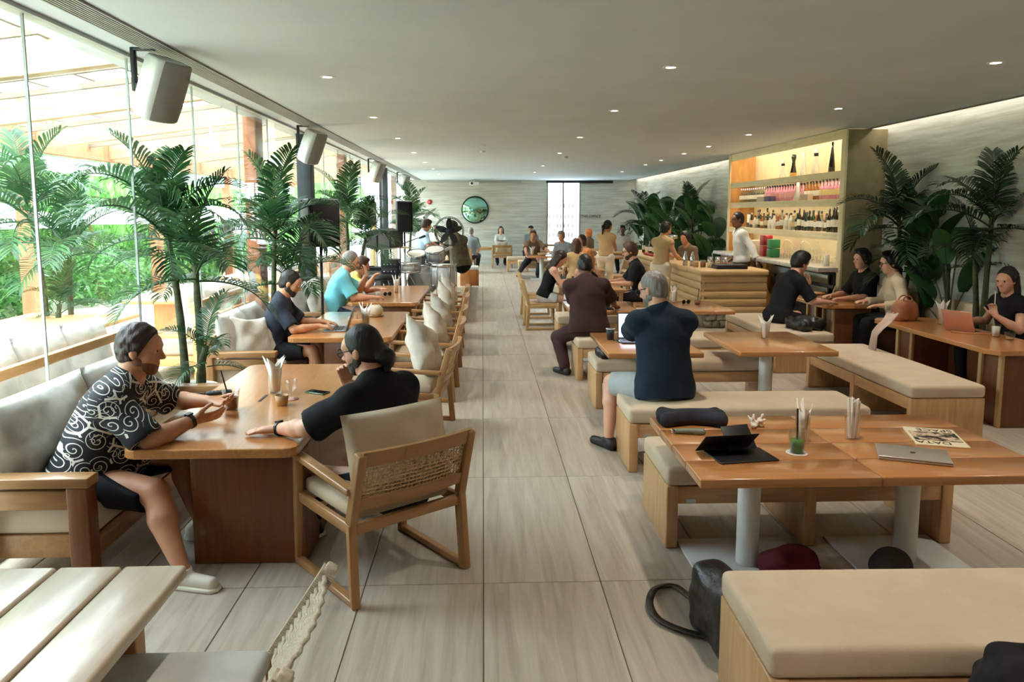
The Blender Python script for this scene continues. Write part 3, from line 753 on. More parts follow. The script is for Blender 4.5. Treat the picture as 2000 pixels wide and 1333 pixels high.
for q in range(13):
    z = .47 + q * .02; y = -D_ / 2 - .2 * (z - .43) / .305 + .006
    pts = [((-W_ / 2 + W_ * i / 16) * .9, y - .025 * (1 - (2 * i / 16 - 1) ** 2) + (.004 * (-1) ** (i + q) if 1 < i < 15 else 0), z) for i in range(17)]
    rb.tube(pts, .0085, 5)
rb.build('rope_back', ropem, rc, smooth=True)
mkobj('seat_cushion', pad_mesh(.52, .5, .06, .02, 4), tex('pale_seat', S(190, 192, 190), S(205, 206, 202), nscale=9, rough=.9), rc, (0, 0, .41))

# ------------------------------------------------------------------ sofas along the glass
def sofa(y0, y1, label, arm0=True, arm1=True):
    L = y1 - y0; t = empty('timber_sofa', (-2.28, (y0 + y1) / 2, 0)); tag(t, label, 'sofa', 'timber sofas along the glass')
    xf, xb = .32, -.28
    rbox('seat_frame', (.02, 0, .17), (.60, L - .2, .12), 'chair_Y', t, .006)
    rbox('back_rail', (xb + .02, 0, .66), (.04, L, .08), 'chair_Y', t, .006); rbox('back_rail', (xb + .02, 0, .42), (.03, L, .08), 'chair_Y', t, .006)
    for s in (-1, 1):
        yy = s * (L / 2 - .05)
        rbox('arm', (.02, yy, .535), (.66, .11, .05), 'chair_X', t, .006)
        rbox('arm_rail', (.02, yy, .44), (.56, .05, .1), 'chair_X', t, .006)
        rbox('leg', (xf - .03, yy, .255), (.1, .1, .51), 'base_Z', t, .006); rbox('leg', (xb + .02, yy, .35), (.07, .1, .7), 'chair_Z', t, .006)
    mkobj('seat_cushion', pad_mesh(.60, L - .2, .17, .04, 5), linen, t, (.03, 0, .23))
    n = max(2, int(L / .75)); pw = (L - .22) / n
    for q in range(n):
        mkobj('back_cushion', pillow_mesh(pw * 1.02, .52, .24, 12, .03, q + int(y0 * 3), .02), sofam, t, (-.15, -L / 2 + .11 + pw * (q + .5), .64), (R(-14), 0, R(90)), True)
    return t
sofa(3.62, 5.7, 'timber sofa with grey cushions under the swirl shirt man')
sofa(6.95, 8.4, 'timber sofa the laptop man sits on')
sofa(9.75, 12.1, 'timber sofa the turquoise shirt man sits on')
pillow(-2.25, 7.32, .62, 60, -18, 'beige pillow standing on the sofa end near the palm pot', 8, 0, .9)
pillow(-2.12, 7.55, .60, 70, -22, 'smaller beige pillow against the laptop man back', -6, 1, .72)
pillow(-2.2, 10.0, .62, 80, -18, 'white pillow behind the turquoise shirt man', 8, 0, .8)

# ------------------------------------------------------------------ bar
bar = empty('bar_counter', (3.45, 11.75, 0)); tag(bar, 'oak log-clad bar counter on a rubble stone plinth', 'bar counter')
BH = .935
rbox('core', (.62 - .1, .38, .57), (.9, .6, .66), 'base_Z', bar); rbox('core', (.36, 3.3, .57), (.52, 5.4, .66), 'base_Z', bar)
rbox('counter_top', (.52, .33, BH - .035), (1.12, .76, .09), 'pale_X', bar, .035, 4)
rbox('counter_top', (.29, 3.55, BH - .035), (.66, 5.7, .09), 'pale_Y', bar, .035, 4)
PH = .125
def logplank(L, axis):
    b = MB(); n = 6; sec = [(-.02, -PH / 2)] + [(.035 * math.cos(R(-80 + 160 * i / n)), PH / 2 * math.sin(R(-80 + 160 * i / n)) * 1.0) for i in range(n + 1)] + [(-.02, PH / 2)]
    vs = []; m = len(sec)
    for e in (-L / 2, L / 2): vs += [(e, -d, z) for d, z in sec]
    fs = [(i, (i + 1) % m, m + (i + 1) % m, m + i) for i in range(m)] + [tuple(range(m))[::-1], tuple(range(m, 2 * m))]
    b.add(vs, fs); me = b.mesh(); me.materials.append(MATS['pale_X'])
    return me
mf = logplank(1.06, 'X'); msd = logplank(6.35, 'Y')
for k in range(5):
    z = .235 + PH / 2 + k * PH
    mkobj('plank', mf, None, bar, (.53, .035, z)); mkobj('plank', msd, None, bar, (.035, 3.18, z), (0, 0, R(-90)))
stone = tex('rubble_stone', S(150, 142, 128), S(196, 188, 172), nscale=7, rough=.9, bump=.5)
rs = random.Random(4)
def stone_at(x, y, w, h, z, rot):
    bm = bmesh.new(); bmesh.ops.create_icosphere(bm, subdivisions=2, radius=1)
    for v in bm.verts:
        c = v.co; k = 1 + .12 * math.sin(5 * c.x + w * 40) + .1 * math.sin(7 * c.z + h * 50)
        v.co = Vector((math.copysign(abs(c.x) ** .6, c.x) * w * .53 * k, c.y * .07, math.copysign(abs(c.z) ** .6, c.z) * h * .56 * k))
    me = bpy.data.meshes.new('stone'); bm.to_mesh(me); bm.free()
    mkobj('stone', me, stone, bar, (x, y, z), (0, rs.uniform(-.2, .2), rot), True)
rbox('plinth', (.5, .45, .115), (.86, .6, .23), plain('mortar', S(140, 132, 120), .95), bar, .01); rbox('plinth', (.38, 3.4, .115), (.5, 5.6, .23), MATS['mortar'], bar, .01)
for zrow in range(2):
    x = .1 + .03 * zrow
    while x < .93:
        w = rs.uniform(.1, .2); stone_at(x + w / 2, .16, w, .115, .06 + zrow * .115, 0); x += w
    y = .18
    while y < 3.4:
        w = rs.uniform(.12, .24); stone_at(.14, y + w / 2, w, .115, .06 + zrow * .115, R(90)); y += w
# back bar: tall shelf unit
SX0, SX1, SY0, SY1 = 4.99, 5.54, 10.3, 15.25
ply = tex('ply_birch', S(226, 206, 166), S(238, 220, 184), scale=(4, 1, 1), nscale=2.4, detail=6, rough=.6)
plyd = tex('ply_warm', S(196, 142, 74), S(212, 162, 96), scale=(4, 1, 1), nscale=2.4, detail=6, rough=.55)
colm = tex('olive_plaster', S(146, 134, 100), S(160, 148, 114), nscale=6, rough=.85)
sh = empty('bar_shelving', (SX0, SY0, 0)); tag(sh, 'ceiling high plywood shelving behind the bar', 'shelving')
D = SX1 - SX0; LY = SY1 - SY0
rbox('back_panel', (D - .02, LY / 2 + .05, 1.5), (.03, LY - .1, 2.99), ply, sh, 0)
rbox('side_panel', (D / 2, LY - .03, 1.5), (D, .06, 2.99), plyd, sh, .003)
rbox('end_panel', (D / 2 + .02, .04, 1.49), (D + .02, .08, 2.985), colm, sh, .003)
rbox('face_frame', (.0, .06, 1.49), (.03, .13, 2.98), ply, sh, .003); rbox('face_frame', (.0, LY - .04, 1.49), (.03, .09, 2.98), ply, sh, .003)
rbox('head_board', (.02, LY / 2, 2.93), (.03, LY - .1, .13), ply, sh, .003)
SZ = (2.40, 2.01, 1.53)
for z in SZ: rbox('shelf', (D / 2 - .02, LY / 2, z), (D - .06, LY - .14, .06), ply, sh, .004)
rbox('worktop', (D / 2 - .15, LY / 2, 1.045), (D + .3, LY - .1, .06), tex('stone_top', S(150, 146, 138), S(190, 184, 172), nscale=14, rough=.3), sh, .006)
rbox('cabinet', (D / 2 - .1, LY * .72, .5), (D + .14, LY * .5, 1.0), plyd, sh, .004)
rbox('undercounter', (D / 2 - .05, LY * .24, .5), (D, LY * .44, 1.0), plain('steel_dark', S(60, 60, 60), .35, .8), sh, .004)
for z in (.9, .72, .55): rbox('drawer_front', (-.1, LY * .24, z), (.03, LY * .42, .13), plain('steel_mid', S(120, 118, 112), .3, .8), sh, .004)
# warm strips under the shelves (lamp parts with their own light)
for z in SZ + (2.93,):
    zz = z - .036 if z < 2.9 else 2.915
    rbox('shelf_lip', (.012, LY / 2, zz - .012), (.02, LY - .16, .05), ply, sh, .002)
    rbox('light_strip', (.04, LY / 2, zz), (.012, LY - .3, .006), plain('led_strip', (1, 1, 1, 1), .5, emit=S(255, 214, 150), es=2.), sh, 0)
    al = bpy.data.lights.new('strip_lamp', 'AREA'); al.shape = 'RECTANGLE'; al.size = .03; al.size_y = LY - .3; al.energy = 3.6 if z < 2.9 else 6; al.color = (1, .84, .60)
    ao = bpy.data.objects.new('strip_lamp', al); ao.location = (.05, LY / 2, zz - .006); ao.rotation_euler = (0, R(-35), 0); link(ao, sh)
# ================================================================== PEOPLE (implicit surfaces, meshed with surface nets)
V3 = lambda *a: np.array(a, dtype=np.float64)
def nrm(v): v = np.asarray(v, float); return v / (np.linalg.norm(v) + 1e-12)
class SDF:
    def __init__(self): self.p = []
    def cone(self, a, b, ra, rb, k=.02, flat=None, cut=None, sub=False):
        self.p.append(('c', np.asarray(a, float), np.asarray(b, float), ra, rb, k, flat, cut, sub)); return self
    def ell(self, c, r, k=.02, M=None, sub=False):
        self.p.append(('e', np.asarray(c, float), np.asarray(r, float), M, None, k, None, None, sub)); return self
    def mesh(self, h, planes=(), noise=0., nf=30., seed=0):
        lo = np.full(3, 1e9); hi = np.full(3, -1e9); bbs = []
        for q in self.p:
            if q[0] == 'c':
                r = max(q[3], q[4]) * 1.05 + q[5]; l = np.minimum(q[1], q[2]) - r; u = np.maximum(q[1], q[2]) + r
            else:
                r = (np.max(q[2]) if q[3] is not None else q[2]) + q[5]; l = q[1] - r; u = q[1] + r
            bbs.append((l, u))
            if not q[8]: lo = np.minimum(lo, l); hi = np.maximum(hi, u)
        lo -= 2 * h; hi += 2 * h
        n = np.ceil((hi - lo) / h).astype(int) + 1
        d = np.full(n, .3, dtype=np.float32)
        ax = [(lo[i] + h * np.arange(n[i])).astype(np.float32) for i in range(3)]
        for q, (l, u) in zip(self.p, bbs):
            i0 = np.clip(((l - lo) / h - 2).astype(int), 0, n); i1 = np.clip(((u - lo) / h + 3).astype(int), 0, n)
            if np.any(i1 <= i0): continue
            sl = tuple(slice(a, b) for a, b in zip(i0, i1))
            X = ax[0][sl[0]][:, None, None]; Y = ax[1][sl[1]][None, :, None]; Z = ax[2][sl[2]][None, None, :]
            if q[0] == 'c':
                a, b, ra, rb = q[1:5]; ab = b - a; L2 = max(float(ab @ ab), 1e-9)
                px, py, pz = X - a[0], Y - a[1], Z - a[2]
                t = np.clip((px * ab[0] + py * ab[1] + pz * ab[2]) / L2, 0, 1)
                vx, vy, vz = px - t * ab[0], py - t * ab[1], pz - t * ab[2]
                dd = vx * vx + vy * vy + vz * vz
                if q[6] is not None:
                    nn, s = q[6]; c = vx * nn[0] + vy * nn[1] + vz * nn[2]; dd = dd + c * c * (s * s - 1)
                f = np.sqrt(np.maximum(dd, 1e-12)) - (ra + (rb - ra) * t)
                if q[7] is not None:
                    for (pp, pn) in q[7]: f = np.maximum(f, (X - pp[0]) * pn[0] + (Y - pp[1]) * pn[1] + (Z - pp[2]) * pn[2])
            else:
                c, r, M = q[1:4]; px, py, pz = X - c[0], Y - c[1], Z - c[2]
                if M is not None:
                    px, py, pz = (px * M[0][0] + py * M[1][0] + pz * M[2][0], px * M[0][1] + py * M[1][1] + pz * M[2][1], px * M[0][2] + py * M[1][2] + pz * M[2][2])
                k0 = np.sqrt((px / r[0]) ** 2 + (py / r[1]) ** 2 + (pz / r[2]) ** 2)
                k1 = np.sqrt((px / r[0] ** 2) ** 2 + (py / r[1] ** 2) ** 2 + (pz / r[2] ** 2) ** 2)
                f = k0 * (k0 - 1) / np.maximum(k1, 1e-6)
            D0 = d[sl]; k = max(q[5], 1e-5)
            if q[8]:
                g = -f; hh = np.maximum(k - np.abs(D0 - g), 0) / k; d[sl] = np.maximum(D0, g) + hh * hh * k * .25
            else:
                hh = np.maximum(k - np.abs(D0 - f), 0) / k; d[sl] = np.minimum(D0, f) - hh * hh * k * .25
        X = ax[0][:, None, None]; Y = ax[1][None, :, None]; Z = ax[2][None, None, :]
        if noise:
            s = seed * 1.7
            d += noise * (np.sin(nf * X + 1.3 * nf * Z + s) * np.cos(nf * .8 * Y - .6 * nf * Z + s * 2) + .6 * np.sin(nf * 1.9 * Y + nf * .7 * X - s) * np.cos(nf * 1.5 * Z + s)).astype(np.float32)
        for (pp, pn) in planes:
            d = np.maximum(d, (X - pp[0]) * pn[0] + (Y - pp[1]) * pn[1] + (Z - pp[2]) * pn[2]).astype(np.float32)
        return nets(d, lo, h)
_CO = np.array([(i, j, k) for i in (0, 1) for j in (0, 1) for k in (0, 1)])
_ED = [(a, b) for a in range(8) for b in range(a + 1, 8) if np.abs(_CO[a] - _CO[b]).sum() == 1]
def nets(d, lo, h):
    s = d < 0
    c = [s[i:s.shape[0] - 1 + i, j:s.shape[1] - 1 + j, k:s.shape[2] - 1 + k] for i, j, k in _CO]
    al = c[0].copy(); an = c[0].copy()
    for q in c[1:]: al &= q; an |= q
    act = an & ~al
    I = np.argwhere(act)
    if len(I) == 0: return bpy.data.meshes.new('e')
    vals = np.stack([d[I[:, 0] + i, I[:, 1] + j, I[:, 2] + k] for i, j, k in _CO], 1).astype(np.float64)
    acc = np.zeros((len(I), 3)); num = np.zeros(len(I))
    for a, b in _ED:
        m = (vals[:, a] < 0) != (vals[:, b] < 0)
        t = vals[m, a] / (vals[m, a] - vals[m, b])
        acc[m] += _CO[a] + (_CO[b] - _CO[a]) * t[:, None]; num[m] += 1
    P = lo + h * (I + acc / num[:, None])
    vid = np.full(act.shape, -1, dtype=np.int64); vid[act] = np.arange(len(I))
    F = []
    for axx in range(3):
        u, v = (axx + 1) % 3, (axx + 2) % 3
        sa = [slice(None)] * 3; sb = [slice(None)] * 3
        sa[axx] = slice(0, -1); sb[axx] = slice(1, None)
        for w in (u, v): sa[w] = slice(1, -1); sb[w] = slice(1, -1)
        A = s[tuple(sa)]; B = s[tuple(sb)]
        for flip, m in ((False, A & ~B), (True, ~A & B)):
            E = np.argwhere(m)
            if len(E) == 0: continue
            base = E.copy(); base[:, u] += 1; base[:, v] += 1
            q = []
            for du, dv in ((-1, -1), (0, -1), (0, 0), (-1, 0)):
                e = base.copy(); e[:, u] += du; e[:, v] += dv; q.append(vid[e[:, 0], e[:, 1], e[:, 2]])
            q = np.stack(q, 1)
            F.append(q[:, ::-1] if flip else q)
    F = np.concatenate(F); F = F[(F >= 0).all(1)]
    me = bpy.data.meshes.new('sdf'); me.vertices.add(len(P)); me.vertices.foreach_set('co', P.astype(np.float32).ravel())
    nl = len(F) * 4
    me.loops.add(nl); me.loops.foreach_set('vertex_index', F.astype(np.int32).ravel())
    me.polygons.add(len(F)); me.polygons.foreach_set('loop_start', np.arange(0, nl, 4, dtype=np.int32)); me.polygons.foreach_set('loop_total', np.full(len(F), 4, dtype=np.int32))
    me.polygons.foreach_set('use_smooth', np.ones(len(F), dtype=bool))
    me.update(calc_edges=True)
    return me

def skin(name, c):
    if name in MATS: return MATS[name]
    c2 = tuple(min(1, v * 1.12) for v in c[:3]) + (1,)
    m = tex(name, c, c2, nscale=14, detail=4, rough=.5, bump=.05, bscale=180, rand=False)
    p = m.node_tree.nodes['Principled BSDF']; p.inputs['Sheen Weight'].default_value = .05
    return m
SK_L = skin('skin_light', S(214, 160, 132)); SK_M = skin('skin_tan', S(190, 134, 100)); SK_D = skin('skin_brown', S(128, 84, 60))
def cloth(name, c, k=1.18, rough=.85, bump=.35):
    c2 = tuple(min(1, v * k + .002) for v in c[:3]) + (1,)
    return tex(name, c, c2, nscale=8, detail=4, rough=rough, bump=bump, bscale=22, rand=False, spec=.25)
def hairm(name, c):
    c2 = tuple(v * 1.9 + .004 for v in c[:3]) + (1,)
    return tex(name, c, c2, scale=(30, 30, 4), nscale=2, detail=3, rough=.45, bump=.5, rand=False, spec=.4)
H_BLK = hairm('hair_black', S(24, 20, 18)); H_BRN = hairm('hair_brown', S(66, 44, 32)); H_GRY = hairm('hair_grey', S(112, 106, 100)); H_ORG = hairm('hair_copper', S(186, 112, 60)); H_DBR = hairm('hair_dark_brown', S(44, 30, 24))
eye_w = plain('eye_white', S(225, 220, 212), .25); eye_d = plain('eye_iris', S(30, 20, 14), .2)
bk = plain('glasses_frame', S(22, 18, 16), .35)

def rotx(a): c, s = math.cos(a), math.sin(a); return np.array([[1, 0, 0], [0, c, -s], [0, s, c]])
def roty(a): c, s = math.cos(a), math.sin(a); return np.array([[c, 0, s], [0, 1, 0], [-s, 0, c]])
def rotz(a): c, s = math.cos(a), math.sin(a); return np.array([[c, -s, 0], [s, c, 0], [0, 0, 1]])
def ik(S_, T, a, b, pole):
    S_ = np.asarray(S_, float); T = np.asarray(T, float); d = T - S_; L = np.linalg.norm(d)
    if L > (a + b) * .995: d = d / L * (a + b) * .995; L = (a + b) * .995; T = S_ + d
    if L < abs(a - b) + .03: L = abs(a - b) + .03
    dn = nrm(d); x = (a * a - b * b + L * L) / (2 * L); hh = math.sqrt(max(a * a - x * x, 0))
    pp = np.asarray(pole, float); pp = nrm(pp - dn * (pp @ dn))
    return S_ + dn * x + pp * hh, T

def person(label, x, y, face, pz=.53, stand=False, s=1.0, fat=1.0, lean=.12, side=0., turn=0., head=(0, 0, 0), lh=None, rh=None, lf=None, rf=None,
           lhd=None, rhd=None, lpole=None, rpole=None, skin_m=None, hair='short', hair_m=None, shirt=None, sleeve=.62, pants=None, plen='long', shoe=None, vox=.013,
           beard=None, glasses=False, watch=None, hem=.02, eyes=False, female=False, hat=None, group=None, strap=False, collar=False, kneel=None, hmul=1.0, legs=True, z0=0.):
    """x,y: where the pelvis is; face: degrees counter-clockwise from +Y; hands and feet are given in world space"""
    skin_m = skin_m or SK_L; hair_m = hair_m or H_BLK
    fa = R(face); Rw = rotz(fa)
    def L(p): return (np.asarray(p, float) - V3(x, y, 0)) @ Rw
    pel = V3(0, 0, pz)
    u = nrm(rotz(R(turn)) @ rotx(-lean) @ V3(side, 0, 1)); u2 = nrm(rotz(R(turn)) @ rotx(-lean * 1.25) @ V3(side * 1.1, 0, 1))
    rt = rotz(R(turn)) @ V3(1, 0, 0); rt = nrm(rt - u * (rt @ u)); fwd = nrm(np.cross(u, rt))
    waist = pel + u * .17 * s; chest = waist + u * .17 * s; nb = chest + u2 * .19 * s
    wsh = (.150 if female else .172) * s * (.6 + .4 * fat)
    Sh = {q: nb - u2 * .075 * s + rt * q * wsh for q in (-1, 1)}
    la, lb = .285 * s, .255 * s
    def dfl(q): return Sh[q] * V3(1, 1, 0) + V3(q * .02, .22, max(pz + .05, .3))
    tgt = {-1: L(lh) if lh is not None else dfl(-1), 1: L(rh) if rh is not None else dfl(1)}
    pol = {-1: lpole or (-.55, -.5, -.8), 1: rpole or (.55, -.5, -.8)}
    El, Wr = {}, {}
    for q in (-1, 1): El[q], Wr[q] = ik(Sh[q], tgt[q], la, lb, pol[q])
    hipw = (.10 if not female else .105) * s
    Hp = {q: pel + V3(q * hipw, 0, -.02) for q in (-1, 1)}
    tl, cl = .43 * s, .42 * s
    an = .085 * s
    ft = {}
    for q, f in ((-1, lf), (1, rf)):
        if f is not None: ft[q] = L((f[0], f[1], f[2] if len(f) > 2 else z0)) + V3(0, 0, an)
        elif stand: ft[q] = V3(q * .1, 0, an + z0)
        else: ft[q] = V3(q * .13, .44 * s, an + z0)
    Kn = {}
    for q in (-1, 1):
        Kn[q], ft[q] = ik(Hp[q], ft[q], tl, cl, (q * .25, 1, .35) if not stand else (0, 1, 0))
    # head frame
    hy, hp_, hr = head
    HR = rotz(R(hy + turn * .6)) @ rotx(R(-hp_) - lean * .3) @ roty(R(hr)); hs = s * 1.06 * hmul
    hc = nb + u2 * .045 * s + HR @ V3(0, .03, .125) * hs
    def hp(a, b, c): return hc + HR @ V3(a, b, c) * hs
    # ---------------- body
    B = SDF(); ff = .5 + .5 * fat
    fl = (fwd, 1.45); wf = .88 if female else 1.0
    B.cone(pel, waist, .15 * s * fat, .14 * s * fat * wf, .04, fl); B.cone(waist, chest, .14 * s * fat * wf, .155 * s * ff * wf, .04, fl)
    B.cone(chest, nb - u * .06 * s, .155 * s * ff * wf, .095 * s, .05, fl)
    B.cone(nb - u2 * .05 * s, hp(0, -.02, -.07), .066 * s * ff, .056 * hs * ff, .03)
    for q in (-1, 1):
        B.cone(chest + u * .09 * s, Sh[q], .07 * s, .052 * s * ff, .05); B.cone(nb + u2 * .0 * s, Sh[q], .045 * s * ff, .045 * s, .05)
        B.cone(Sh[q], El[q], .052 * s * ff, .040 * s * ff, .02); B.cone(El[q], El[q] * .65 + Wr[q] * .35, .039 * s * ff, .043 * s * ff, .02); B.cone(El[q] * .65 + Wr[q] * .35, Wr[q], .043 * s * ff, .026 * s * ff, .015)
        if legs:
            B.cone(Hp[q], Kn[q], .088 * s * ff, .057 * s * ff, .03); B.cone(Kn[q], Kn[q] * .65 + ft[q] * .35, .055 * s * ff, .058 * s * ff, .02)
            B.cone(Kn[q] * .65 + ft[q] * .35 - V3(0, .012, 0), ft[q], .056 * s * ff, .036 * s, .02)
            fd = nrm((ft[q] - Hp[q]) * V3(1, 1, 0) + V3(0, .25, 0)); 
            B.cone(ft[q] - V3(0, 0, .04) - fd * .03, ft[q] + fd * .15 * s - V3(0, 0, .055), .034 * s, .026 * s, .02)
        # hand
        hd = (lhd if q < 0 else rhd) or {}
        d = nrm(Rw.T @ np.asarray(hd['dir'], float)) if 'dir' in hd else nrm((Wr[q] - El[q]) * V3(1, 1, .35))
        nn = np.asarray(hd.get('n', (0, 0, -1)), float); nn = Rw.T @ nn; nn = nrm(nn - d * (nn @ d))
        tt = np.cross(nn, d) * (-1 if q > 0 else 1); W = Wr[q]; hs_ = s * (1.06 if vox < .009 else 1.0)
        B.cone(W, W + d * .03 * hs_, .026 * s, .027 * s, .015, (nn, 1.35))
        for o in (-.024, -.006, .012, .026): B.cone(W + d * .03 * hs_ + tt * o * .7 * hs_, W + d * .085 * hs_ + tt * o * hs_, .015 * hs_, .0125 * hs_, .012)
        curl = hd.get('curl', .35); lens = (.058, .072, .078, .07)
        for o, ln in zip((-.0285, -.0095, .0095, .0285), lens):
            p0 = W + d * .085 * hs_ + tt * o * hs_; a = curl * .6; seg = [.45, .3, .25]
            spread = o * hd.get('spread', 2.2)
            for sg, rr in zip(seg, (.0095, .0088, .008)):
                dv = nrm(d * math.cos(a) + nn * math.sin(a) + tt * spread * math.cos(a)); p1 = p0 + dv * ln * sg * hs_
                B.cone(p0, p1, rr * hs_, rr * .93 * hs_, .004); p0 = p1; a += curl
        p0 = W + d * .028 * hs_ + tt * .022 * hs_; th = hd.get('thumb', .75)
        p1 = p0 + nrm(d * .7 + tt * th + nn * .25) * .042 * hs_; p2 = p1 + nrm(d * .9 + tt * th * .5 + nn * .3) * .032 * hs_; p3 = p2 + nrm(d + tt * th * .2 + nn * .3) * .024 * hs_
        B.cone(p0, p1, .0135 * hs_, .0115 * hs_, .012); B.cone(p1, p2, .0112 * hs_, .010 * hs_, .004); B.cone(p2, p3, .010 * hs_, .0085 * hs_, .004)
    # head
    e = lambda c, r, k=.02, sub=False: B.ell(hp(*c), V3(*r) * hs, k, HR, sub)
    e((0, -.014, .022), (.074, .094, .098), .03); e((0, .028, -.04), (.057, .062, .076), .03); e((0, .06, -.094), (.026, .022, .02), .03)
    e((0, .06, .035), (.06, .032, .04), .03)
    for q in (-1, 1):
        e((q * .043, .05, -.03), (.02, .025, .022), .02); e((q * .076, -.008, -.012), (.009, .02, .031), .008); e((q * .08, -.014, -.006), (.006, .014, .022), .006)
        e((q * .031, .101, .008), (.017, .014, .011), .012, True)
    e((0, .082, .027), (.044, .014, .009), .015)
    B.cone(hp(0, .088, .014), hp(0, .110, -.026), .0085 * hs, .0125 * hs, .012); 
    for q in (-1, 1): e((q * .013, .098, -.031), (.009, .010, .008), .006)
    e((0, .087, -.054), (.022, .011, .006), .006); e((0, .086, -.067), (.019, .011, .006), .006)
    me = B.mesh(vox)
    root = mkobj('person', me, skin_m, None, (x, y, 0), (0, 0, fa)); tag(root, label, 'person', group)
    if shirt is not None:
        Q = SDF(); g = .016 + .006 * (fat > 1.1)
        he = pel - u * hem
        cutn = -u
        Q.cone(he, waist, (.168 * fat * (1.02 if female else 1) + g) * s, (.148 * fat * wf + g) * s, .05, (fwd, 1.34)); Q.cone(waist, chest, (.148 * fat * wf + g) * s, (.158 * ff * wf + g) * s, .05, (fwd, 1.4))
        Q.cone(chest, nb - u * .06 * s, (.158 * ff * wf + g) * s, (.092 + g) * s, .06, (fwd, 1.4))
        if hem > 0: Q.cone(pel - V3(hipw, 0, .01), pel + V3(hipw, 0, -.01), (.122 * ff) * s, (.122 * ff) * s, .05)
        if fat > 1.15: Q.ell(pel + u * .16 * s + fwd * .07 * fat, V3(.15, .13, .15) * s * fat * .95, .08)
        if female: Q.ell(chest + fwd * .075 * s - u * .0, V3(.12, .07, .06) * s, .05)
        for q in (-1, 1):
            if sleeve <= 0:
                Q.cone(chest + u * .1 * s, Sh[q] - rt * q * .05 * s, .075 * s, .045 * s, .03); continue
            Q.cone(chest + u * .08 * s, Sh[q], (.075 + g) * s, (.05 * ff + g) * s, .06); Q.cone(nb - u2 * .012 * s, Sh[q], (.042 * ff + g) * s, (.045 + g) * s, .06)
            sd = nrm(El[q] - Sh[q])
            if sleeve <= 1:
                en = Sh[q] + (El[q] - Sh[q]) * sleeve
                Q.cone(Sh[q], en + sd * .02, (.05 * ff + g) * s, (.052 * ff + g * 1.5) * s, .05, None, [(en, sd)])
            else:
                Q.cone(Sh[q], El[q], (.05 * ff + g) * s, (.044 * ff + g) * s, .04)
                f2 = sleeve - 1; en = El[q] + (Wr[q] - El[q]) * f2
                Q.cone(El[q], en, (.046 * ff + g) * s, (.036 * ff + g * .9) * s, .02, None, [(en, nrm(Wr[q] - El[q]))])
        Q.cone(nb - u2 * .04 * s, nb + u2 * .012 * s, .074 * s * ff, .064 * s * ff, .04)
        if collar: Q.cone(nb - u2 * .02 * s, nb + u2 * .035 * s, .07 * s * ff, .064 * s * ff, .01)
        Q.cone(nb + u2 * .01 * s + fwd * .015, nb + u2 * .12 * s + fwd * .05 * s, .061 * s * ff, .085 * s, .006, None, None, True)
        me = Q.mesh(max(vox, .009), [(he, -u)], noise=.0035 if vox < .012 else .002, nf=21, seed=len(label))
        mkobj('shirt', me, shirt, root)
    if pants is not None and legs:
        Q = SDF(); g = .016
        Q.cone(pel - V3(hipw, 0, .01), pel + V3(hipw, 0, -.01), (.108 * ff) * s, (.108 * ff) * s, .05); Q.cone(pel, pel + u * .1 * s, (.158 * fat) * s, (.145 * fat * wf) * s, .04, (fwd, 1.4))
        cuts = [(pel + u * .1 * s, u)]
        for q in (-1, 1):
            kd = nrm(Kn[q] - Hp[q])
            if plen == 'long':
                Q.cone(Hp[q], Kn[q], (.088 * ff + g) * s, (.06 * ff + g) * s, .04); Q.cone(Kn[q], ft[q] + V3(0, 0, .02), (.06 * ff + g) * s, (.045 + g) * s, .02)
            else:
                en = Hp[q] + (Kn[q] - Hp[q]) * (plen if isinstance(plen, float) else .85)
                Q.cone(Hp[q], en, (.09 * ff + g) * s, (.068 * ff + g * 1.5) * s, .04, None, [(en, kd)])
        mkobj('trousers' if plen == 'long' else 'shorts', Q.mesh(max(vox, .009), noise=.003 if vox < .012 else .0015, nf=17, seed=3, planes=cuts), pants, root)
    if shoe is not None and legs:
        for q in (-1, 1):
            fd = nrm((ft[q] - Hp[q]) * V3(1, 1, 0) + V3(0, .25, 0)); f0 = ft[q] - V3(0, 0, an)
            Q = SDF(); Q.cone(f0 + V3(0, 0, .038) - fd * .045 * s, f0 + V3(0, 0, .032) + fd * .16 * s, .042 * s, .034 * s, .03); Q.cone(f0 + V3(0, 0, .05) - fd * .03, ft[q] + V3(0, 0, .005), .042 * s, .044 * s, .03)
            so = mkobj('shoe', Q.mesh(max(vox, .008), [(f0 + V3(0, 0, .004), V3(0, 0, -1)), (ft[q] + V3(0, 0, .008), V3(0, 0, 1))]), shoe, root)
            if vox < .009:
                Q = SDF(); Q.cone(f0 + V3(0, 0, .01) - fd * .045 * s, f0 + V3(0, 0, .01) + fd * .16 * s, .053 * s, .047 * s, .03)
                mkobj('sole', Q.mesh(.008, [(f0 + V3(0, 0, .001), V3(0, 0, -1)), (f0 + V3(0, 0, .02), V3(0, 0, 1))]), plain('rubber_sole', S(225, 218, 204), .7), so)
    # ---------------- hair
    if hair:
        Q = SDF(); eh = lambda c, r, k=.02, sub=False: Q.ell(hp(*c), V3(*r) * hs, k, HR, sub)
        th = {'short': .017, 'crop': .007, 'curly': .014, 'bun': .009, 'long': .014, 'pony': .011, 'bob': .016, 'thin': .007}[hair]
        eh((0, -.018, .026), (.074 + th, .094 + th, .098 + th), .02); eh((0, -.05, -.03), (.06 + th * .5, .052 + th * .6, .06), .03)
        pl = [(hp(0, .062 if hair == 'short' else .05 if hair != 'thin' else .03, .055), HR @ nrm(V3(0, .9, -.43))), (hp(0, -.06, -.088), HR @ nrm(V3(0, .55, -1)))]
        if hair == 'short': eh((0, .052, .082), (.062, .044, .034), .03); eh((.02, .0, .115), (.06, .08, .03), .03)
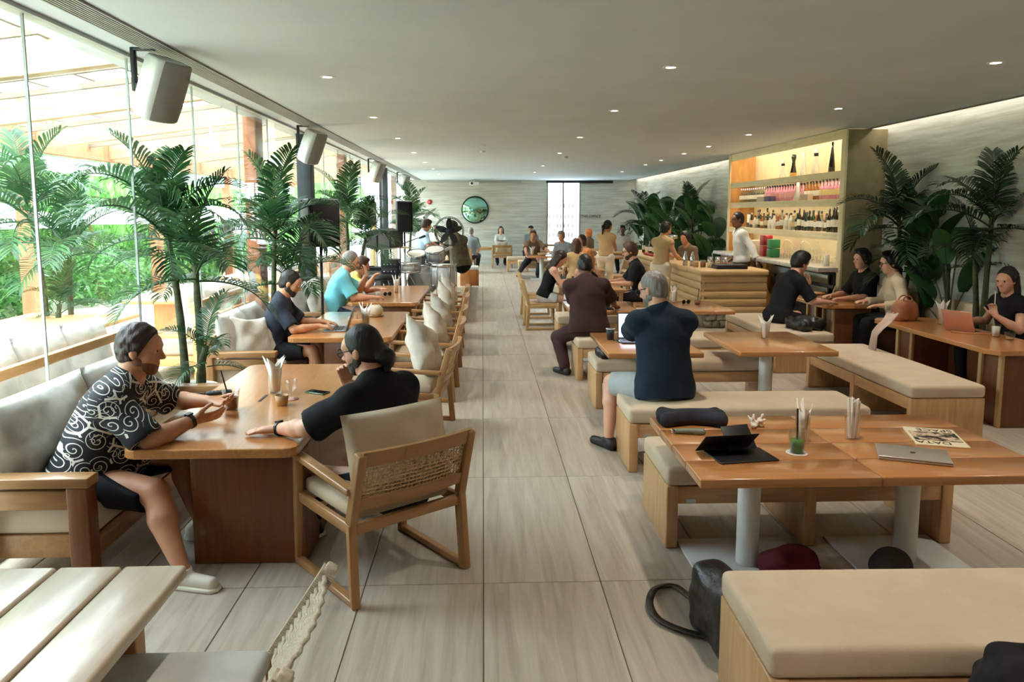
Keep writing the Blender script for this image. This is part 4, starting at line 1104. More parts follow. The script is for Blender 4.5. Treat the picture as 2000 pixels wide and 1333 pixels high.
        if hair in ('short', 'crop', 'curly', 'thin', 'bun', 'pony'):
            for q in (-1, 1): Q.ell(hp(q * .1, .055, -.055), V3(.05, .06, .062) * hs, .01, HR, True)
        me = Q.mesh(max(vox * .8, .007), pl, noise=.004 if hair == 'curly' else .002, nf=60 if hair == 'curly' else 45, seed=2)
        ho = mkobj('hair', me, hair_m, root)
        Q = SDF(); ex = False
        if hair == 'bun':
            Q.ell(hp(0, -.125, -.055), V3(.05, .045, .042) * hs, .02, HR); Q.cone(hp(0, -.09, -.02), hp(0, -.125, -.06), .05 * hs, .04 * hs, .02); Q.cone(hp(.02, -.13, -.06), hp(-.01, -.125, -.12), .03 * hs, .018 * hs, .02); ex = 'hair_bun'
        if hair == 'long':
            for a, b in ((.055, -.05), (-.055, -.05), (.03, -.085), (-.03, -.085), (0, -.09), (.075, -.02), (-.075, -.02)):
                Q.cone(hp(a, b, .02), hp(a * 1.15, b - .02, -.23 - .02 * (b < -.06)), .032 * hs, .022 * hs, .03)
            ex = 'hair_length'
        if hair == 'bob':
            for a, b in ((.06, -.04), (-.06, -.04), (.03, -.08), (-.03, -.08), (.075, .0), (-.075, .0)): Q.cone(hp(a, b, .02), hp(a, b, -.1), .034 * hs, .026 * hs, .03)
            ex = 'hair_length'
        if hair == 'pony':
            Q.cone(hp(0, -.1, .03), hp(0, -.15, -.04), .03 * hs, .035 * hs, .02); Q.cone(hp(0, -.15, -.04), hp(0, -.14, -.2), .035 * hs, .014 * hs, .02); ex = 'pony_tail'
        if ex: mkobj(ex, Q.mesh(max(vox * .8, .007), noise=.0025, nf=50), hair_m, root)
    if beard is not None:
        Q = SDF(); Q.ell(hp(0, .03, -.05), V3(.060, .064, .071) * hs, .02, HR); Q.ell(hp(0, .062, -.098), V3(.03, .027, .026) * hs, .02, HR)
        for q in (-1, 1): Q.ell(hp(q * .052, -.002, -.045), V3(.019, .028, .04) * hs, .02, HR)
        Q.cone(hp(-.022, .09, -.046), hp(.022, .09, -.046), .008, .008, .01)
        Q.ell(hp(0, .095, -.06), V3(.019, .018, .007) * hs, .003, HR, True)
        mkobj('beard', Q.mesh(max(vox * .8, .007), [(hp(0, .04, -.040), HR @ nrm(V3(0, .5, 1)))] , noise=.0015, nf=80), beard, root)
    if hat is not None:
        Q = SDF(); Q.ell(hp(0, -.014, .045), V3(.092, .112, .09) * hs, .01, HR); 
        ho = mkobj('cap', Q.mesh(max(vox * .8, .008), [(hp(0, 0, .05), HR @ V3(0, .1, -1))]), hat, root)
    if glasses:
        b = MB()
        for q in (-1, 1):
            pts = [hp(q * .034 + .026 * math.cos(a), .107 - .004 * abs(math.cos(a)), .006 + .021 * math.sin(a)) for a in np.linspace(0, 2 * math.pi, 15)]
            b.tube(pts, .0032, 5, cap=False); b.tube([hp(q * .06, .103, .01), hp(q * .082, .04, .012), hp(q * .082, -.01, .008)], .003, 5)
        b.tube([hp(-.009, .109, .01), hp(.009, .109, .01)], .003, 5)
        b.build('glasses', bk, root, smooth=True)
    if eyes:
        for q in (-1, 1):
            b = MB(); b.lathe([(0, -.0125), (.0088, -.0088), (.0125, 0), (.0088, .0088)], 12, mi=0); b.lathe([(.0088, .0088), (.005, .0115), (0, .0126)], 12, mi=1)
            o = b.build('eye', [eye_w, eye_d], root, smooth=True); o.location = hp(q * .031, .079, .008)
            o.rotation_euler = Matrix((HR @ rotx(R(-90))).tolist()).to_euler()
    if watch is not None:
        for q in watch:
            ad = nrm(Wr[q] - El[q]); p = Wr[q] - ad * .012
            b = MB(); r0 = .031 * s * ff
            qm = Vector(ad).to_track_quat('Z', 'Y').to_matrix()
            ring = [(r0, -.01), (r0 + .003, -.01), (r0 + .003, .01), (r0, .01)]
            b.lathe(ring, 20); b.box((0, r0 + .004, 0), (.03, .01, .034))
            b.v = [tuple(Vector(p) + qm @ Vector(v)) for v in b.v]
            b.build('wrist_watch', plain('watch_dark', S(30, 24, 22), .4), root)
    return root, dict(hc=hc, Wr=Wr, El=El, nb=nb, Kn=Kn, ft=ft)
# swirl print
def swirl():
    m, n, l, p = newmat('swirl_print')
    tc = n.new('ShaderNodeTexCoord'); 
    sp = n.new('ShaderNodeSeparateXYZ'); l.new(tc.outputs['Object'], sp.inputs[0])
    def M(op, a, b=None):
        q = n.new('ShaderNodeMath'); q.operation = op
        for i, v in enumerate((a, b)):
            if v is None: continue
            if isinstance(v, (int, float)): q.inputs[i].default_value = v
            else: l.new(v, q.inputs[i])
        return q.outputs[0]
    cx = n.new('ShaderNodeCombineXYZ')
    l.new(M('ADD', M('MULTIPLY', sp.outputs['Y'], .9), M('MULTIPLY', sp.outputs['X'], -.5)), cx.inputs[0]); l.new(sp.outputs['Z'], cx.inputs[1])
    nz = n.new('ShaderNodeTexNoise'); nz.inputs['Scale'].default_value = 9; nz.inputs['Detail'].default_value = 1; l.new(cx.outputs[0], nz.inputs['Vector'])
    masks = []
    for sc, ox, turns, rmax, wd in ((9.5, 0., 1.7, .56, .2), (13.5, 3.3, -1.6, .5, .22)):
        mp = n.new('ShaderNodeMapping'); mp.inputs['Location'].default_value = (ox, ox * .7, 0); mp.inputs['Scale'].default_value = (sc,) * 3; l.new(cx.outputs[0], mp.inputs['Vector'])
        vo = n.new('ShaderNodeTexVoronoi'); vo.voronoi_dimensions = '2D'; vo.inputs['Scale'].default_value = 1.; vo.inputs['Randomness'].default_value = .75; l.new(mp.outputs[0], vo.inputs['Vector'])
        df = n.new('ShaderNodeVectorMath'); df.operation = 'SUBTRACT'; l.new(mp.outputs[0], df.inputs[0]); l.new(vo.outputs['Position'], df.inputs[1])
        s2 = n.new('ShaderNodeSeparateXYZ'); l.new(df.outputs[0], s2.inputs[0])
        s3 = n.new('ShaderNodeSeparateXYZ'); l.new(vo.outputs['Color'], s3.inputs[0])
        ang = M('DIVIDE', M('ARCTAN2', s2.outputs[1], s2.outputs[0]), 6.2832)
        r = vo.outputs['Distance']
        ph = M('FRACT', M('ADD', M('ADD', ang, M('MULTIPLY', r, turns / .4)), s3.outputs[0]))
        line = M('LESS_THAN', M('ABSOLUTE', M('SUBTRACT', ph, .5)), M('ADD', .07, M('MULTIPLY', M('SUBTRACT', .6, r), wd * .3)))
        masks.append(M('MULTIPLY', line, M('LESS_THAN', r, rmax)))
        vo2 = n.new('ShaderNodeTexVoronoi'); vo2.voronoi_dimensions = '2D'; vo2.feature = 'DISTANCE_TO_EDGE'; vo2.inputs['Randomness'].default_value = .75; vo2.inputs['Scale'].default_value = 1.; l.new(mp.outputs[0], vo2.inputs['Vector'])
        if sc < 10: masks.append(M('LESS_THAN', vo2.outputs['Distance'], .05))
    mk = M('MAXIMUM', masks[0], M('MULTIPLY', masks[2], M('GREATER_THAN', nz.outputs['Fac'], .56))) if len(masks) > 2 else masks[0]
    mk = M('MAXIMUM', mk, M('MULTIPLY', masks[1], M('GREATER_THAN', nz.outputs['Fac'], .5)))
    mx = n.new('ShaderNodeMix'); mx.data_type = 'RGBA'; l.new(mk, mx.inputs[0]); mx.inputs[6].default_value = S(16, 17, 24); mx.inputs[7].default_value = S(222, 218, 206)
    l.new(mx.outputs[2], p.inputs['Base Color']); p.inputs['Roughness'].default_value = .8
    return m
C_SW = swirl()
C_BLK = cloth('cloth_black', S(20, 21, 23)); C_NAVY = cloth('cloth_navy', S(28, 42, 58)); C_SLATE = cloth('cloth_slate', S(44, 48, 60)); C_TEAL = cloth('cloth_turquoise', S(112, 186, 196))
C_YEL = cloth('cloth_yellow', S(206, 180, 96)); C_MAR = cloth('cloth_maroon', S(62, 40, 38)); C_WHT = cloth('cloth_white', S(214, 214, 212)); C_LB = cloth('cloth_light_blue', S(176, 202, 226))
C_TAN = cloth('cloth_tan', S(196, 162, 118)); C_CRM = cloth('cloth_cream', S(222, 206, 182)); C_BRN = cloth('cloth_brown', S(112, 92, 74)); C_OLV = cloth('cloth_patterned', S(86, 78, 64), 2.2); C_GRY = cloth('cloth_grey', S(128, 134, 140))
C_LGR = cloth('cloth_light_grey', S(166, 170, 170)); C_BGE = cloth('cloth_beige', S(196, 176, 148)); C_CHAR = cloth('cloth_charcoal', S(52, 54, 62))
SH_D = plain('shoe_dark', S(26, 26, 30), .5); SH_W = plain('shoe_white', S(214, 206, 192), .6)

P1, K1 = person('heavy bearded man in black shirt with white swirls gesturing', -2.14, 4.02, -80, pz=.46, s=1.02, fat=1.38, lean=.40, head=(-6, 2, 0), lh=(-1.62, 4.42, .74), rh=(-1.57, 4.02, .735),
       rhd=dict(dir=(.95, .42, .12), n=(-.3, .65, .7), curl=.22, thumb=1.0), lhd=dict(dir=(.9, -.35, -.05), n=(.2, -.3, .9), curl=.5), lpole=(-.9, -.2, -.5), rpole=(.9, -.3, -.6), rf=(-1.5, 3.62), lf=(-1.62, 4.2),
       skin_m=SK_M, hair='curly', hair_m=H_DBR, shirt=C_SW, sleeve=.95, pants=C_BLK, plen=.92, shoe=SH_W, vox=.0075, beard=tex('stubble', S(112, 74, 54), S(138, 92, 68), nscale=90, rough=.7), watch=[1], hem=.07, eyes=True, collar=True)
P2, K2 = person('man with glasses and black hair bun in black tee', -.44, 3.86, 55, pz=.455, s=1.0, fat=1.28, lean=.30, head=(14, 8, 0), lh=(-1.10, 3.98, .695), rh=(-.80, 4.34, .86),
       lhd=dict(dir=(-.98, -.1, -.04), n=(0, 0, -1), curl=.12), rhd=dict(dir=(-.1, -.35, .9), n=(.4, -.8, 0), curl=.6), lf=(-1.0, 4.22), rf=(-.72, 4.55), lpole=(-.8, -.2, -.55), rpole=(.7, .2, -.8),
       skin_m=SK_L, hair='bun', hair_m=H_BLK, shirt=C_BLK, sleeve=.9, pants=C_BLK, plen='long', shoe=SH_D, vox=.0075, beard=H_BLK, glasses=True, watch=[-1], hem=.05, eyes=True)
P3, K3 = person('man in slate tee typing on a laptop by the glass', -2.12, 7.62, -84, pz=.48, s=.98, lean=.16, head=(0, 22, 0), lh=(-1.64, 7.80, .72), rh=(-1.64, 7.52, .72), rf=(-1.6, 7.4), lf=(-1.6, 7.75),
       lhd=dict(dir=(1, -.1, -.15), curl=.4), rhd=dict(dir=(1, .1, -.15), curl=.4), skin_m=SK_M, hair='crop', hair_m=H_BLK, shirt=C_SLATE, sleeve=.85, pants=C_BLK, plen=.8, shoe=SH_W, vox=.010, beard=H_DBR, eyes=True, hem=.05)
person('older grey-haired man in turquoise shirt at the phone', -2.08, 10.35, -78, pz=.5, s=1.04, fat=1.15, lean=.30, head=(0, 14, 0), lh=(-1.62, 10.5, .98), rh=(-1.50, 10.25, .70), skin_m=SK_L, hair='crop', hair_m=H_GRY, shirt=C_TEAL, sleeve=.9, pants=C_CHAR, plen='long', shoe=SH_D, vox=.012, hem=.05, collar=True, lhd=dict(dir=(-.1, 0, 1), n=(-1, 0, 0), curl=.4))
person('person in yellow top half hidden behind the turquoise shirt man', -2.05, 10.95, -80, pz=.5, s=.92, lean=.42, head=(0, 10, 0), lh=(-1.5, 11.0, .74), rh=(-1.55, 10.8, .95), skin_m=SK_M, hair='short', hair_m=H_BRN, shirt=C_YEL, sleeve=.8, pants=C_CHAR, shoe=SH_D, vox=.014)
P29, K29 = person('man with glasses in navy tee and grey shorts seen from behind', 1.36, 5.50, 12, pz=.56, s=1.04, fat=1.12, lean=.20, turn=-6, head=(34, 14, 0), lh=(1.20, 6.30, .80), rh=(1.60, 6.34, .72), lpole=(-.25, -.1, -1), rpole=(.25, -.1, -1), lf=(.98, 5.72), rf=(1.5, 6.0), skin_m=SK_L, hair='crop', hair_m=H_GRY, shirt=C_NAVY, sleeve=.85, pants=C_LGR, plen=.88, shoe=SH_D, vox=.009, glasses=True, hem=.10, beard=H_GRY,
       lhd=dict(dir=(-.1, .6, .8), n=(1, 0, 0), curl=.8))
person('man in maroon tee and trousers seen from behind at a black laptop', 1.20, 8.42, 6, pz=.56, s=1.02, fat=1.18, lean=.28, head=(-4, 18, 0), lh=(1.15, 8.98, .72), rh=(1.6, 9.0, .72), lf=(.93, 8.45), rf=(1.35, 8.9), skin_m=SK_D, hair='crop', hair_m=H_BLK, shirt=C_MAR, sleeve=.95, pants=C_MAR, shoe=SH_D, vox=.011, hem=.08)
person('dark-haired woman in black top and white shorts at her phone', .98, 12.0, -88, pz=.52, s=.93, lean=.30, head=(0, 26, 0), lh=(1.45, 12.15, .76), rh=(1.45, 11.9, .76), skin_m=SK_L, hair='long', hair_m=H_DBR, shirt=C_BLK, sleeve=0, pants=C_WHT, plen=.5, shoe=SH_D, vox=.011, female=True)
person('copper-haired woman in dark tank top with her back turned', 1.55, 10.95, 4, pz=.56, s=.92, lean=.18, head=(-10, 12, 0), lh=(1.4, 11.45, .72), rh=(1.8, 11.5, .72), skin_m=SK_L, hair='long', hair_m=H_ORG, shirt=C_CHAR, sleeve=0, pants=C_CHAR, shoe=SH_D, vox=.012, female=True)
person('man with glasses in black tee at the shared oak table', 2.58, 12.1, 82, pz=.52, s=1.03, lean=.22, head=(0, 8, 0), lh=(2.1, 11.95, .72), rh=(2.1, 12.3, .72), skin_m=SK_L, hair='short', hair_m=H_BRN, shirt=C_BLK, sleeve=.9, pants=C_CHAR, shoe=SH_D, vox=.012, glasses=True, beard=H_BRN)
person('man in brown polo leaning over a far table', 1.45, 21.75, 176, pz=.54, s=1.05, fat=1.1, lean=.42, head=(0, 4, 0), lh=(1.9, 21.1, .72), rh=(1.2, 21.05, .72), rf=(.95, 20.9), skin_m=SK_M, hair='short', hair_m=H_BRN, shirt=C_BRN, sleeve=.9, pants=C_CHAR, shoe=SH_D, vox=.016)
person('person in blue-grey hooded top before the bright doorway', 2.25, 20.6, 150, pz=.54, s=1.0, lean=.35, skin_m=SK_M, hair='short', hair_m=H_GRY, shirt=C_GRY, sleeve=1.8, pants=C_CHAR, shoe=SH_D, vox=.016)
person('woman with long brown hair seen from behind in tan top', 1.88, 15.0, 5, pz=.54, s=.95, lean=.15, skin_m=SK_M, hair='long', hair_m=H_BRN, shirt=C_TAN, sleeve=.8, pants=C_CHAR, shoe=SH_D, vox=.016, female=True)
person('woman in peach top with a hand at her face', 2.38, 17.2, 120, pz=.54, s=.97, lean=.2, rh=(2.2, 17.1, 1.12), skin_m=SK_L, hair='bob', hair_m=H_BRN, shirt=cloth('cloth_peach', S(214, 160, 122)), sleeve=.6, pants=C_CHAR, shoe=SH_D, vox=.016, female=True)
person('woman in white with laptop before the end wall', .64, 26.9, 180, pz=.56, s=.95, lean=.1, lh=(.75, 26.45, .74), rh=(.5, 26.45, .74), skin_m=SK_L, hair='long', hair_m=H_BLK, shirt=C_WHT, sleeve=.9, pants=C_BLK, shoe=SH_D, vox=.016, female=True, legs=True)
person('man in black cap and grey tee far behind the brown polo man', 1.68, 26.2, 170, pz=.56, s=1.0, lean=.15, skin_m=SK_M, hair='crop', hair_m=H_BLK, shirt=C_GRY, sleeve=.9, pants=C_CHAR, shoe=SH_D, vox=.016, hat=C_BLK)
person('grey-haired man in grey shirt beneath the round mirror', -.38, 23.1, -8, pz=.56, s=1.0, lean=.12, skin_m=SK_L, hair='thin', hair_m=H_GRY, shirt=C_GRY, sleeve=.9, pants=C_CHAR, shoe=SH_D, vox=.016)
person('woman with dark hair behind a tablet in the glass corner', -1.62, 25.9, 178, pz=.62, s=.95, lean=.1, skin_m=SK_L, hair='long', hair_m=H_BLK, shirt=C_WHT, sleeve=.8, pants=C_BLK, shoe=SH_D, vox=.016, female=True)
person('man in pale blue striped shirt beyond the drums', -1.46, 17.2, -60, pz=.88, z0=.35, s=1.0, lean=.2, head=(0, 18, 0), lh=(-1.0, 17.5, 1.05), rh=(-1.0, 17.1, 1.05), skin_m=SK_M, hair='short', hair_m=H_DBR, shirt=C_LB, sleeve=.8, pants=C_BLK, shoe=SH_D, vox=.015)
person('drummer in patterned brown shirt seen from behind', -.42, 14.6, 50, pz=.86, z0=.35, s=1.02, fat=1.2, lean=.25, head=(10, 10, 0), lh=(-.85, 14.75, 1.1), rh=(-.75, 15.0, 1.1), skin_m=SK_D, hair='curly', hair_m=H_BLK, shirt=C_OLV, sleeve=.95, pants=C_BLK, shoe=SH_D, vox=.014, hem=.06)
person('waitress in tan vest and cream trousers at the bar counter', 3.18, 13.35, -42, pz=.90, stand=True, s=.93, lean=.10, head=(-10, 12, 0), rh=(3.55, 13.4, 1.02), lh=(3.5, 13.75, 1.02), skin_m=SK_M, hair='short', hair_m=H_BLK, shirt=C_TAN, sleeve=.15, pants=C_CRM, shoe=SH_D, vox=.012, female=True, hem=-.02)
person('waitress in tan vest and pale trousers far behind the tables', 2.62, 16.05, -30, pz=.90, stand=True, s=.94, lean=.06, head=(-20, 10, 0), skin_m=SK_M, hair='pony', hair_m=H_BLK, shirt=C_TAN, sleeve=.2, pants=C_CRM, shoe=SH_D, vox=.014, female=True, hem=-.02, rh=(2.9, 16.4, 1.05), lh=(2.75, 16.5, 1.05))
person('bartender in white shirt standing behind the bar', 4.60, 13.2, 88, pz=1.0, stand=True, s=1.03, lean=.10, head=(6, 4, 0), rh=(4.55, 13.6, 1.0), lh=(4.72, 12.75, .98), lpole=(-.3, -1, -.1), z0=.06, skin_m=SK_D, hair='crop', hair_m=H_BLK, shirt=C_WHT, sleeve=1.75, pants=C_BRN, shoe=SH_D, vox=.012, collar=True)
person('person with dark hair low behind the bar counter', 3.98, 14.15, 120, pz=.76, stand=True, s=.9, lean=.3, skin_m=SK_M, hair='short', hair_m=H_BLK, shirt=C_BRN, sleeve=.8, pants=C_CHAR, shoe=SH_D, vox=.015)
person('blond woman seated under the wall lettering', 3.25, 22.6, 60, pz=.56, s=.95, lean=.1, skin_m=SK_L, hair='bob', hair_m=H_ORG, shirt=C_BRN, sleeve=.9, pants=C_CHAR, shoe=SH_D, vox=.018, female=True)
person('person in white shirt seated before the bar plants', 4.35, 23.4, 170, pz=.6, s=1.0, lean=.1, skin_m=SK_D, hair='short', hair_m=H_BLK, shirt=C_WHT, sleeve=.9, pants=C_CHAR, shoe=SH_D, vox=.018)
P25, K25 = person('man in black tee eating at the teak wall table', 3.72, 9.3, -76, pz=.56, s=1.02, lean=.36, head=(4, 16, 0), lh=(4.22, 9.55, .95), rh=(4.32, 9.2, .73), rf=(4.02, 9.0), skin_m=SK_L, hair='short', hair_m=H_BLK, shirt=C_BLK, sleeve=.9, pants=C_BLK, shoe=SH_D, vox=.011, hem=.08, lhd=dict(dir=(-.2, 0, 1), n=(-1, 0, 0), curl=.7), eyes=True)
person('young man in black tee beside the plaster column', 5.12, 9.82, 96, pz=.54, s=.98, lean=.08, head=(0, 2, 0), lh=(4.72, 9.62, .73), rh=(4.7, 9.95, .73), skin_m=SK_L, hair='short', hair_m=H_BLK, shirt=C_BLK, sleeve=.9, pants=C_BLK, shoe=SH_D, vox=.011, eyes=True, collar=True)
person('man with glasses in beige jacket facing left', 5.14, 9.02, 78, pz=.54, s=1.0, fat=1.1, lean=.16, head=(4, 6, 0), lh=(4.75, 8.75, .74), rh=(4.78, 9.2, .74), skin_m=SK_L, hair='short', hair_m=H_BLK, shirt=C_BGE, sleeve=1.85, pants=C_BLK, shoe=SH_D, vox=.012, glasses=True, collar=True)
person('woman in black top with pen behind the pink laptop', 5.24, 7.18, 100, pz=.53, s=.95, lean=.12, head=(14, 8, 0), lh=(4.93, 7.0, .86), rh=(4.92, 7.42, .76), lhd=dict(dir=(-.2, .2, .9), n=(-.6, -.6, 0), curl=.7), skin_m=SK_L, hair='long', hair_m=H_BLK, shirt=C_BLK, sleeve=.4, pants=C_BLK, shoe=SH_D, vox=.010, female=True, eyes=True)
# ================================================================== PLANTS
palm_l = leafmat('palm_leaf', S(30, 62, 34), S(58, 100, 52), .25)
palm_d = leafmat('palm_leaf_dark', S(20, 44, 26), S(40, 74, 40), .2)
big_l = leafmat('paddle_leaf', S(28, 66, 32), S(48, 96, 46), .25)
stemm = tex('palm_stem', S(58, 66, 40), S(84, 88, 56), scale=(6, 6, 14), nscale=2, rough=.7)
potw = tex('pot_white', S(196, 200, 194), S(214, 216, 210), nscale=5, rough=.5)
soil = tex('soil', S(50, 40, 30), S(76, 62, 48), nscale=30, rough=.95)
def frond_mesh(L, elev, droop, n=26, ll=.3, seed=0, mat_=None):
    rnd = random.Random(seed); b = MB(); pts = []; p = Vector((0, 0, 0)); e = R(elev); steps = 16
    for i in range(steps + 1):
        pts.append(p.copy()); p = p + Vector((0, math.cos(e), math.sin(e))) * (L / steps); e -= R(droop) / steps * (.4 + 1.2 * i / steps)
    b.tube(pts, [.010 * (1 - .8 * i / steps) + .002 for i in range(steps + 1)], 5)
    def on(t):
        f = t * steps; i = min(int(f), steps - 1); return pts[i].lerp(pts[i + 1], f - i), (pts[i + 1] - pts[i]).normalized()
    for k in range(n):
        t = .16 + .84 * k / (n - 1); q, tg = on(t); lf = ll * (.55 + .75 * math.sin(math.pi * min(.12 + t * .86, 1)))
        for s in (-1, 1):
            sd = Vector((s, 0, 0)); nv = tg.cross(sd) * s
            nv = Vector((0, 0, 1)) if nv.length < .1 else nv.normalized() * (1 if nv.z >= 0 else -1)
            a = R(72 - 34 * t + rnd.uniform(-6, 6)); d = (sd * math.sin(a) + tg * math.cos(a) + nv * .34).normalized(); w = .013
            wv = d.cross(nv).normalized() * w
            c0 = q; c1 = q + d * lf * .45; c2 = q + d * lf * .8 - Vector((0, 0, lf * .10)); c3 = q + d * lf - Vector((0, 0, lf * (.24 + rnd.uniform(0, .12))))
            b.add([c0 + wv * .4, c0 - wv * .4, c1 + wv, c1 - wv, c2 + wv * .7, c2 - wv * .7, c3], [(0, 1, 3, 2), (2, 3, 5, 4), (4, 5, 6)])
    me = b.mesh('frond'); me.materials.append(mat_); return me
FR = {}
for nm, mm in (('l', palm_l), ('d', palm_d)):
    FR[nm] = [frond_mesh(1.0, 80, 50, 30, .27, 1, mm), frond_mesh(1.05, 58, 95, 30, .30, 2, mm), frond_mesh(1.0, 36, 95, 28, .30, 3, mm), frond_mesh(.9, 8, 75, 24, .28, 4, mm)]
def palm(x, y, z0, label, trunks, kind='l', seed=0, pot=(.2, .45), group='potted palms', sc=1.):
    """trunks: list of (dx, dy, lean x, lean y, crown height, frond count, frond scale)"""
    rnd = random.Random(seed); t = empty('potted_palm', (x, y, z0)); tag(t, label, 'potted palm', group)
    if pot:
        pr, ph = pot
        lathe('pot', [(0, 0), (pr * .78, 0), (pr * .95, ph * .6), (pr, ph), (pr * .93, ph), (pr * .9, ph - .04), (0, ph - .04)], potw, t, n=28)
        lathe('soil', [(0, ph - .03), (pr * .9, ph - .035)], soil, t, n=16)
    for (dx, dy, lx, ly, hh, nf, fs) in trunks:
        b = MB(); z1 = pot[1] - .06 if pot else 0
        pts = [(dx + lx * u * u, dy + ly * u * u, z1 + (hh - z1) * u) for u in np.linspace(0, 1, 8)]
        b.tube(pts, [.034 - .012 * i / 7 + .004 * (i % 2) for i in range(8)], 8); b.build('trunk', stemm, t, smooth=True)
        a0 = rnd.uniform(0, 6.28)
        for k in range(nf):
            u = k / max(nf - 1, 1); me = FR[kind][0 if u < .2 else 1 if u < .5 else 2 if u < .8 else 3]
            o = mkobj('frond', me, None, t, (dx + lx, dy + ly, hh - .16 * u), (0, 0, 0))
            o.rotation_euler = (Matrix.Rotation(a0 + k * 2.4 + rnd.uniform(-.25, .25), 3, 'Z') @ Matrix.Rotation(R(rnd.uniform(-9, 9)), 3, 'X')).to_euler()
            s_ = fs * sc * rnd.uniform(.85, 1.12); o.scale = (s_,) * 3
    return t
palm(-2.36, 6.08, 0, 'tall potted palm beside the swirl shirt man', [(-.05, 0, -.12, .05, 1.78, 15, .80), (.06, .05, .02, -.08, 1.45, 11, .72), (.08, -.06, .10, -.1, .80, 6, .42)], seed=3)
palm(-2.42, 8.72, 0, 'potted palm behind the laptop man', [(0, 0, .05, .0, 1.66, 15, .88), (.07, .03, .1, .1, 1.15, 9, .75)], seed=5, pot=(.17, .4))
palm(-4.75, 8.5, 0, 'garden palm outside the glass at the left', [(-.1, 0, -.15, .05, 1.9, 14, .95), (.1, .1, .08, -.08, 1.5, 11, .85), (.05, -.1, .1, -.1, .85, 6, .5)], seed=41, pot=(.24, .4))
palm(-2.22, 12.85, .35, 'potted palm left of the drums on the stage', [(-.05, 0, -.03, .0, 1.5, 13, .85), (.12, .0, .12, 0, 1.1, 9, .75)], seed=8, pot=(.18, .12))
palm(-2.0, 20.6, 0, 'far palm in the glass corner behind the small loudspeaker', [(0, 0, .1, 0, 1.75, 13, .95), (.1, .1, .2, -.1, 1.2, 8, .8)], seed=11, pot=(.2, .4))
palm(5.36, 9.42, 0, 'dark palm against the wall beside the plaster column', [(0, 0, -.08, .0, 1.78, 13, .86), (-.02, -.08, .02, -.12, 1.25, 8, .7)], 'd', 13, pot=(.13, .36))
palm(5.40, 7.86, 0, 'dark palm at the right edge behind the woman', [(0, 0, -.05, -.1, 1.80, 11, .78), (0, .1, -.02, .1, 1.4, 6, .6)], 'd', 17, pot=(.13, .36))
palm(5.15, 18.2, 0, 'dark palm behind the bar, nearer', [(0, 0, -.1, 0, 1.8, 12, .9), (0, .3, 0, .2, 1.4, 8, .8)], 'd', 19, pot=(.2, .4))
palm(5.1, 23.2, 0, 'dark palm behind the bar, farther', [(0, 0, -.15, 0, 1.7, 12, .95), (0, .3, 0, .2, 1.3, 8, .8)], 'd', 23, pot=(.2, .4))
def paddle_mesh(L, W, bend, seed):
    b = MB(); n = 10; vs = []; e = 0.
    p = Vector((0, 0, 0)); cs = []
    for i in range(n + 1):
        cs.append(p.copy()); p = p + Vector((0, math.sin(e), math.cos(e))) * (L / n); e += R(bend) / n
    for i in range(n + 1):
        t = i / n; w = W / 2 * (math.sin(math.pi * min(t * .93 + .05, 1)) ** .6) if i < n else .004
        for s, k in ((-1, 1), (-.5, 1), (0, 1), (.5, 1), (1, 1)):
            vs.append(cs[i] + Vector((s * w, -.16 * abs(s) * w + .006 * math.sin(9 * t + 5 * s), 0)))
    fs = [(i * 5 + j, i * 5 + j + 1, i * 5 + j + 6, i * 5 + j + 5) for i in range(n) for j in range(4)]
    b.add(vs, fs); b.tube([c + Vector((0, .003, 0)) for c in cs], [.007 * (1 - .7 * i / n) for i in range(n + 1)], 5)
    me = b.mesh('blade'); me.materials.append(big_l); return me
PDL = [paddle_mesh(.52, .34, 60, 1), paddle_mesh(.45, .26, 90, 2), paddle_mesh(.6, .32, 40, 3)]
def paddle_plant(x, y, label, n, hmin, hmax, seed, pot=True, spread=.35, sc=1.):
    rnd = random.Random(seed); t = empty('paddle_leaf_plant', (x, y, 0)); tag(t, label, 'plant', 'large leaved plants')
    if pot: lathe('pot', [(0, 0), (.1, 0), (.13, .25), (.13, .33), (.115, .33), (0, .3)], potw, t, n=24)
    for k in range(n):
        a = k * 2.4 + rnd.uniform(-.4, .4); h = hmin + (hmax - hmin) * (k + .5) / n; r = spread * rnd.uniform(.35, 1)
        ex, ey = -abs(r * math.cos(a)) * .8 + .08, r * math.sin(a)
        b = MB(); pts = [(ex * u ** 2, ey * u ** 2, .3 + (h - .3) * u) for u in np.linspace(0, 1, 7)]; b.tube(pts, [.014 - .007 * i / 6 for i in range(7)], 6)
        st_ = b.build('leaf_stalk', stemm, t, smooth=True)
        o = mkobj('leaf', PDL[k % 3], None, t, (ex, ey, h - .01), (0, 0, 0), True)
        o.rotation_euler = (Matrix.Rotation(math.atan2(ey, ex) - math.pi / 2 + rnd.uniform(-.5, .5), 3, 'Z') @ Matrix.Rotation(R(-rnd.uniform(5, 35)), 3, 'X')).to_euler()
        s_ = rnd.uniform(.8, 1.2) * sc; o.scale = (s_,) * 3
paddle_plant(5.36, 8.4, 'glossy paddle leaf plant between the two dark wall palms', 10, .7, 1.75, 2)
paddle_plant(5.38, 8.95, 'tall round leaved plant behind the man in beige jacket', 7, 1.1, 1.9, 9, spread=.28)
for i, (y, n, h) in enumerate(((16.2, 12, 1.75), (17.3, 13, 1.7), (19.4, 14, 1.8), (20.8, 13, 1.8), (22.2, 13, 1.85))):
    paddle_plant(5.15 - .15 * (i % 2), y, 'broad dark leaved plant behind the bar, ' + ords[i] + ' from the shelving', int(n * 1.7), .55, h + .1, 30 + i, spread=.8, sc=1.0)

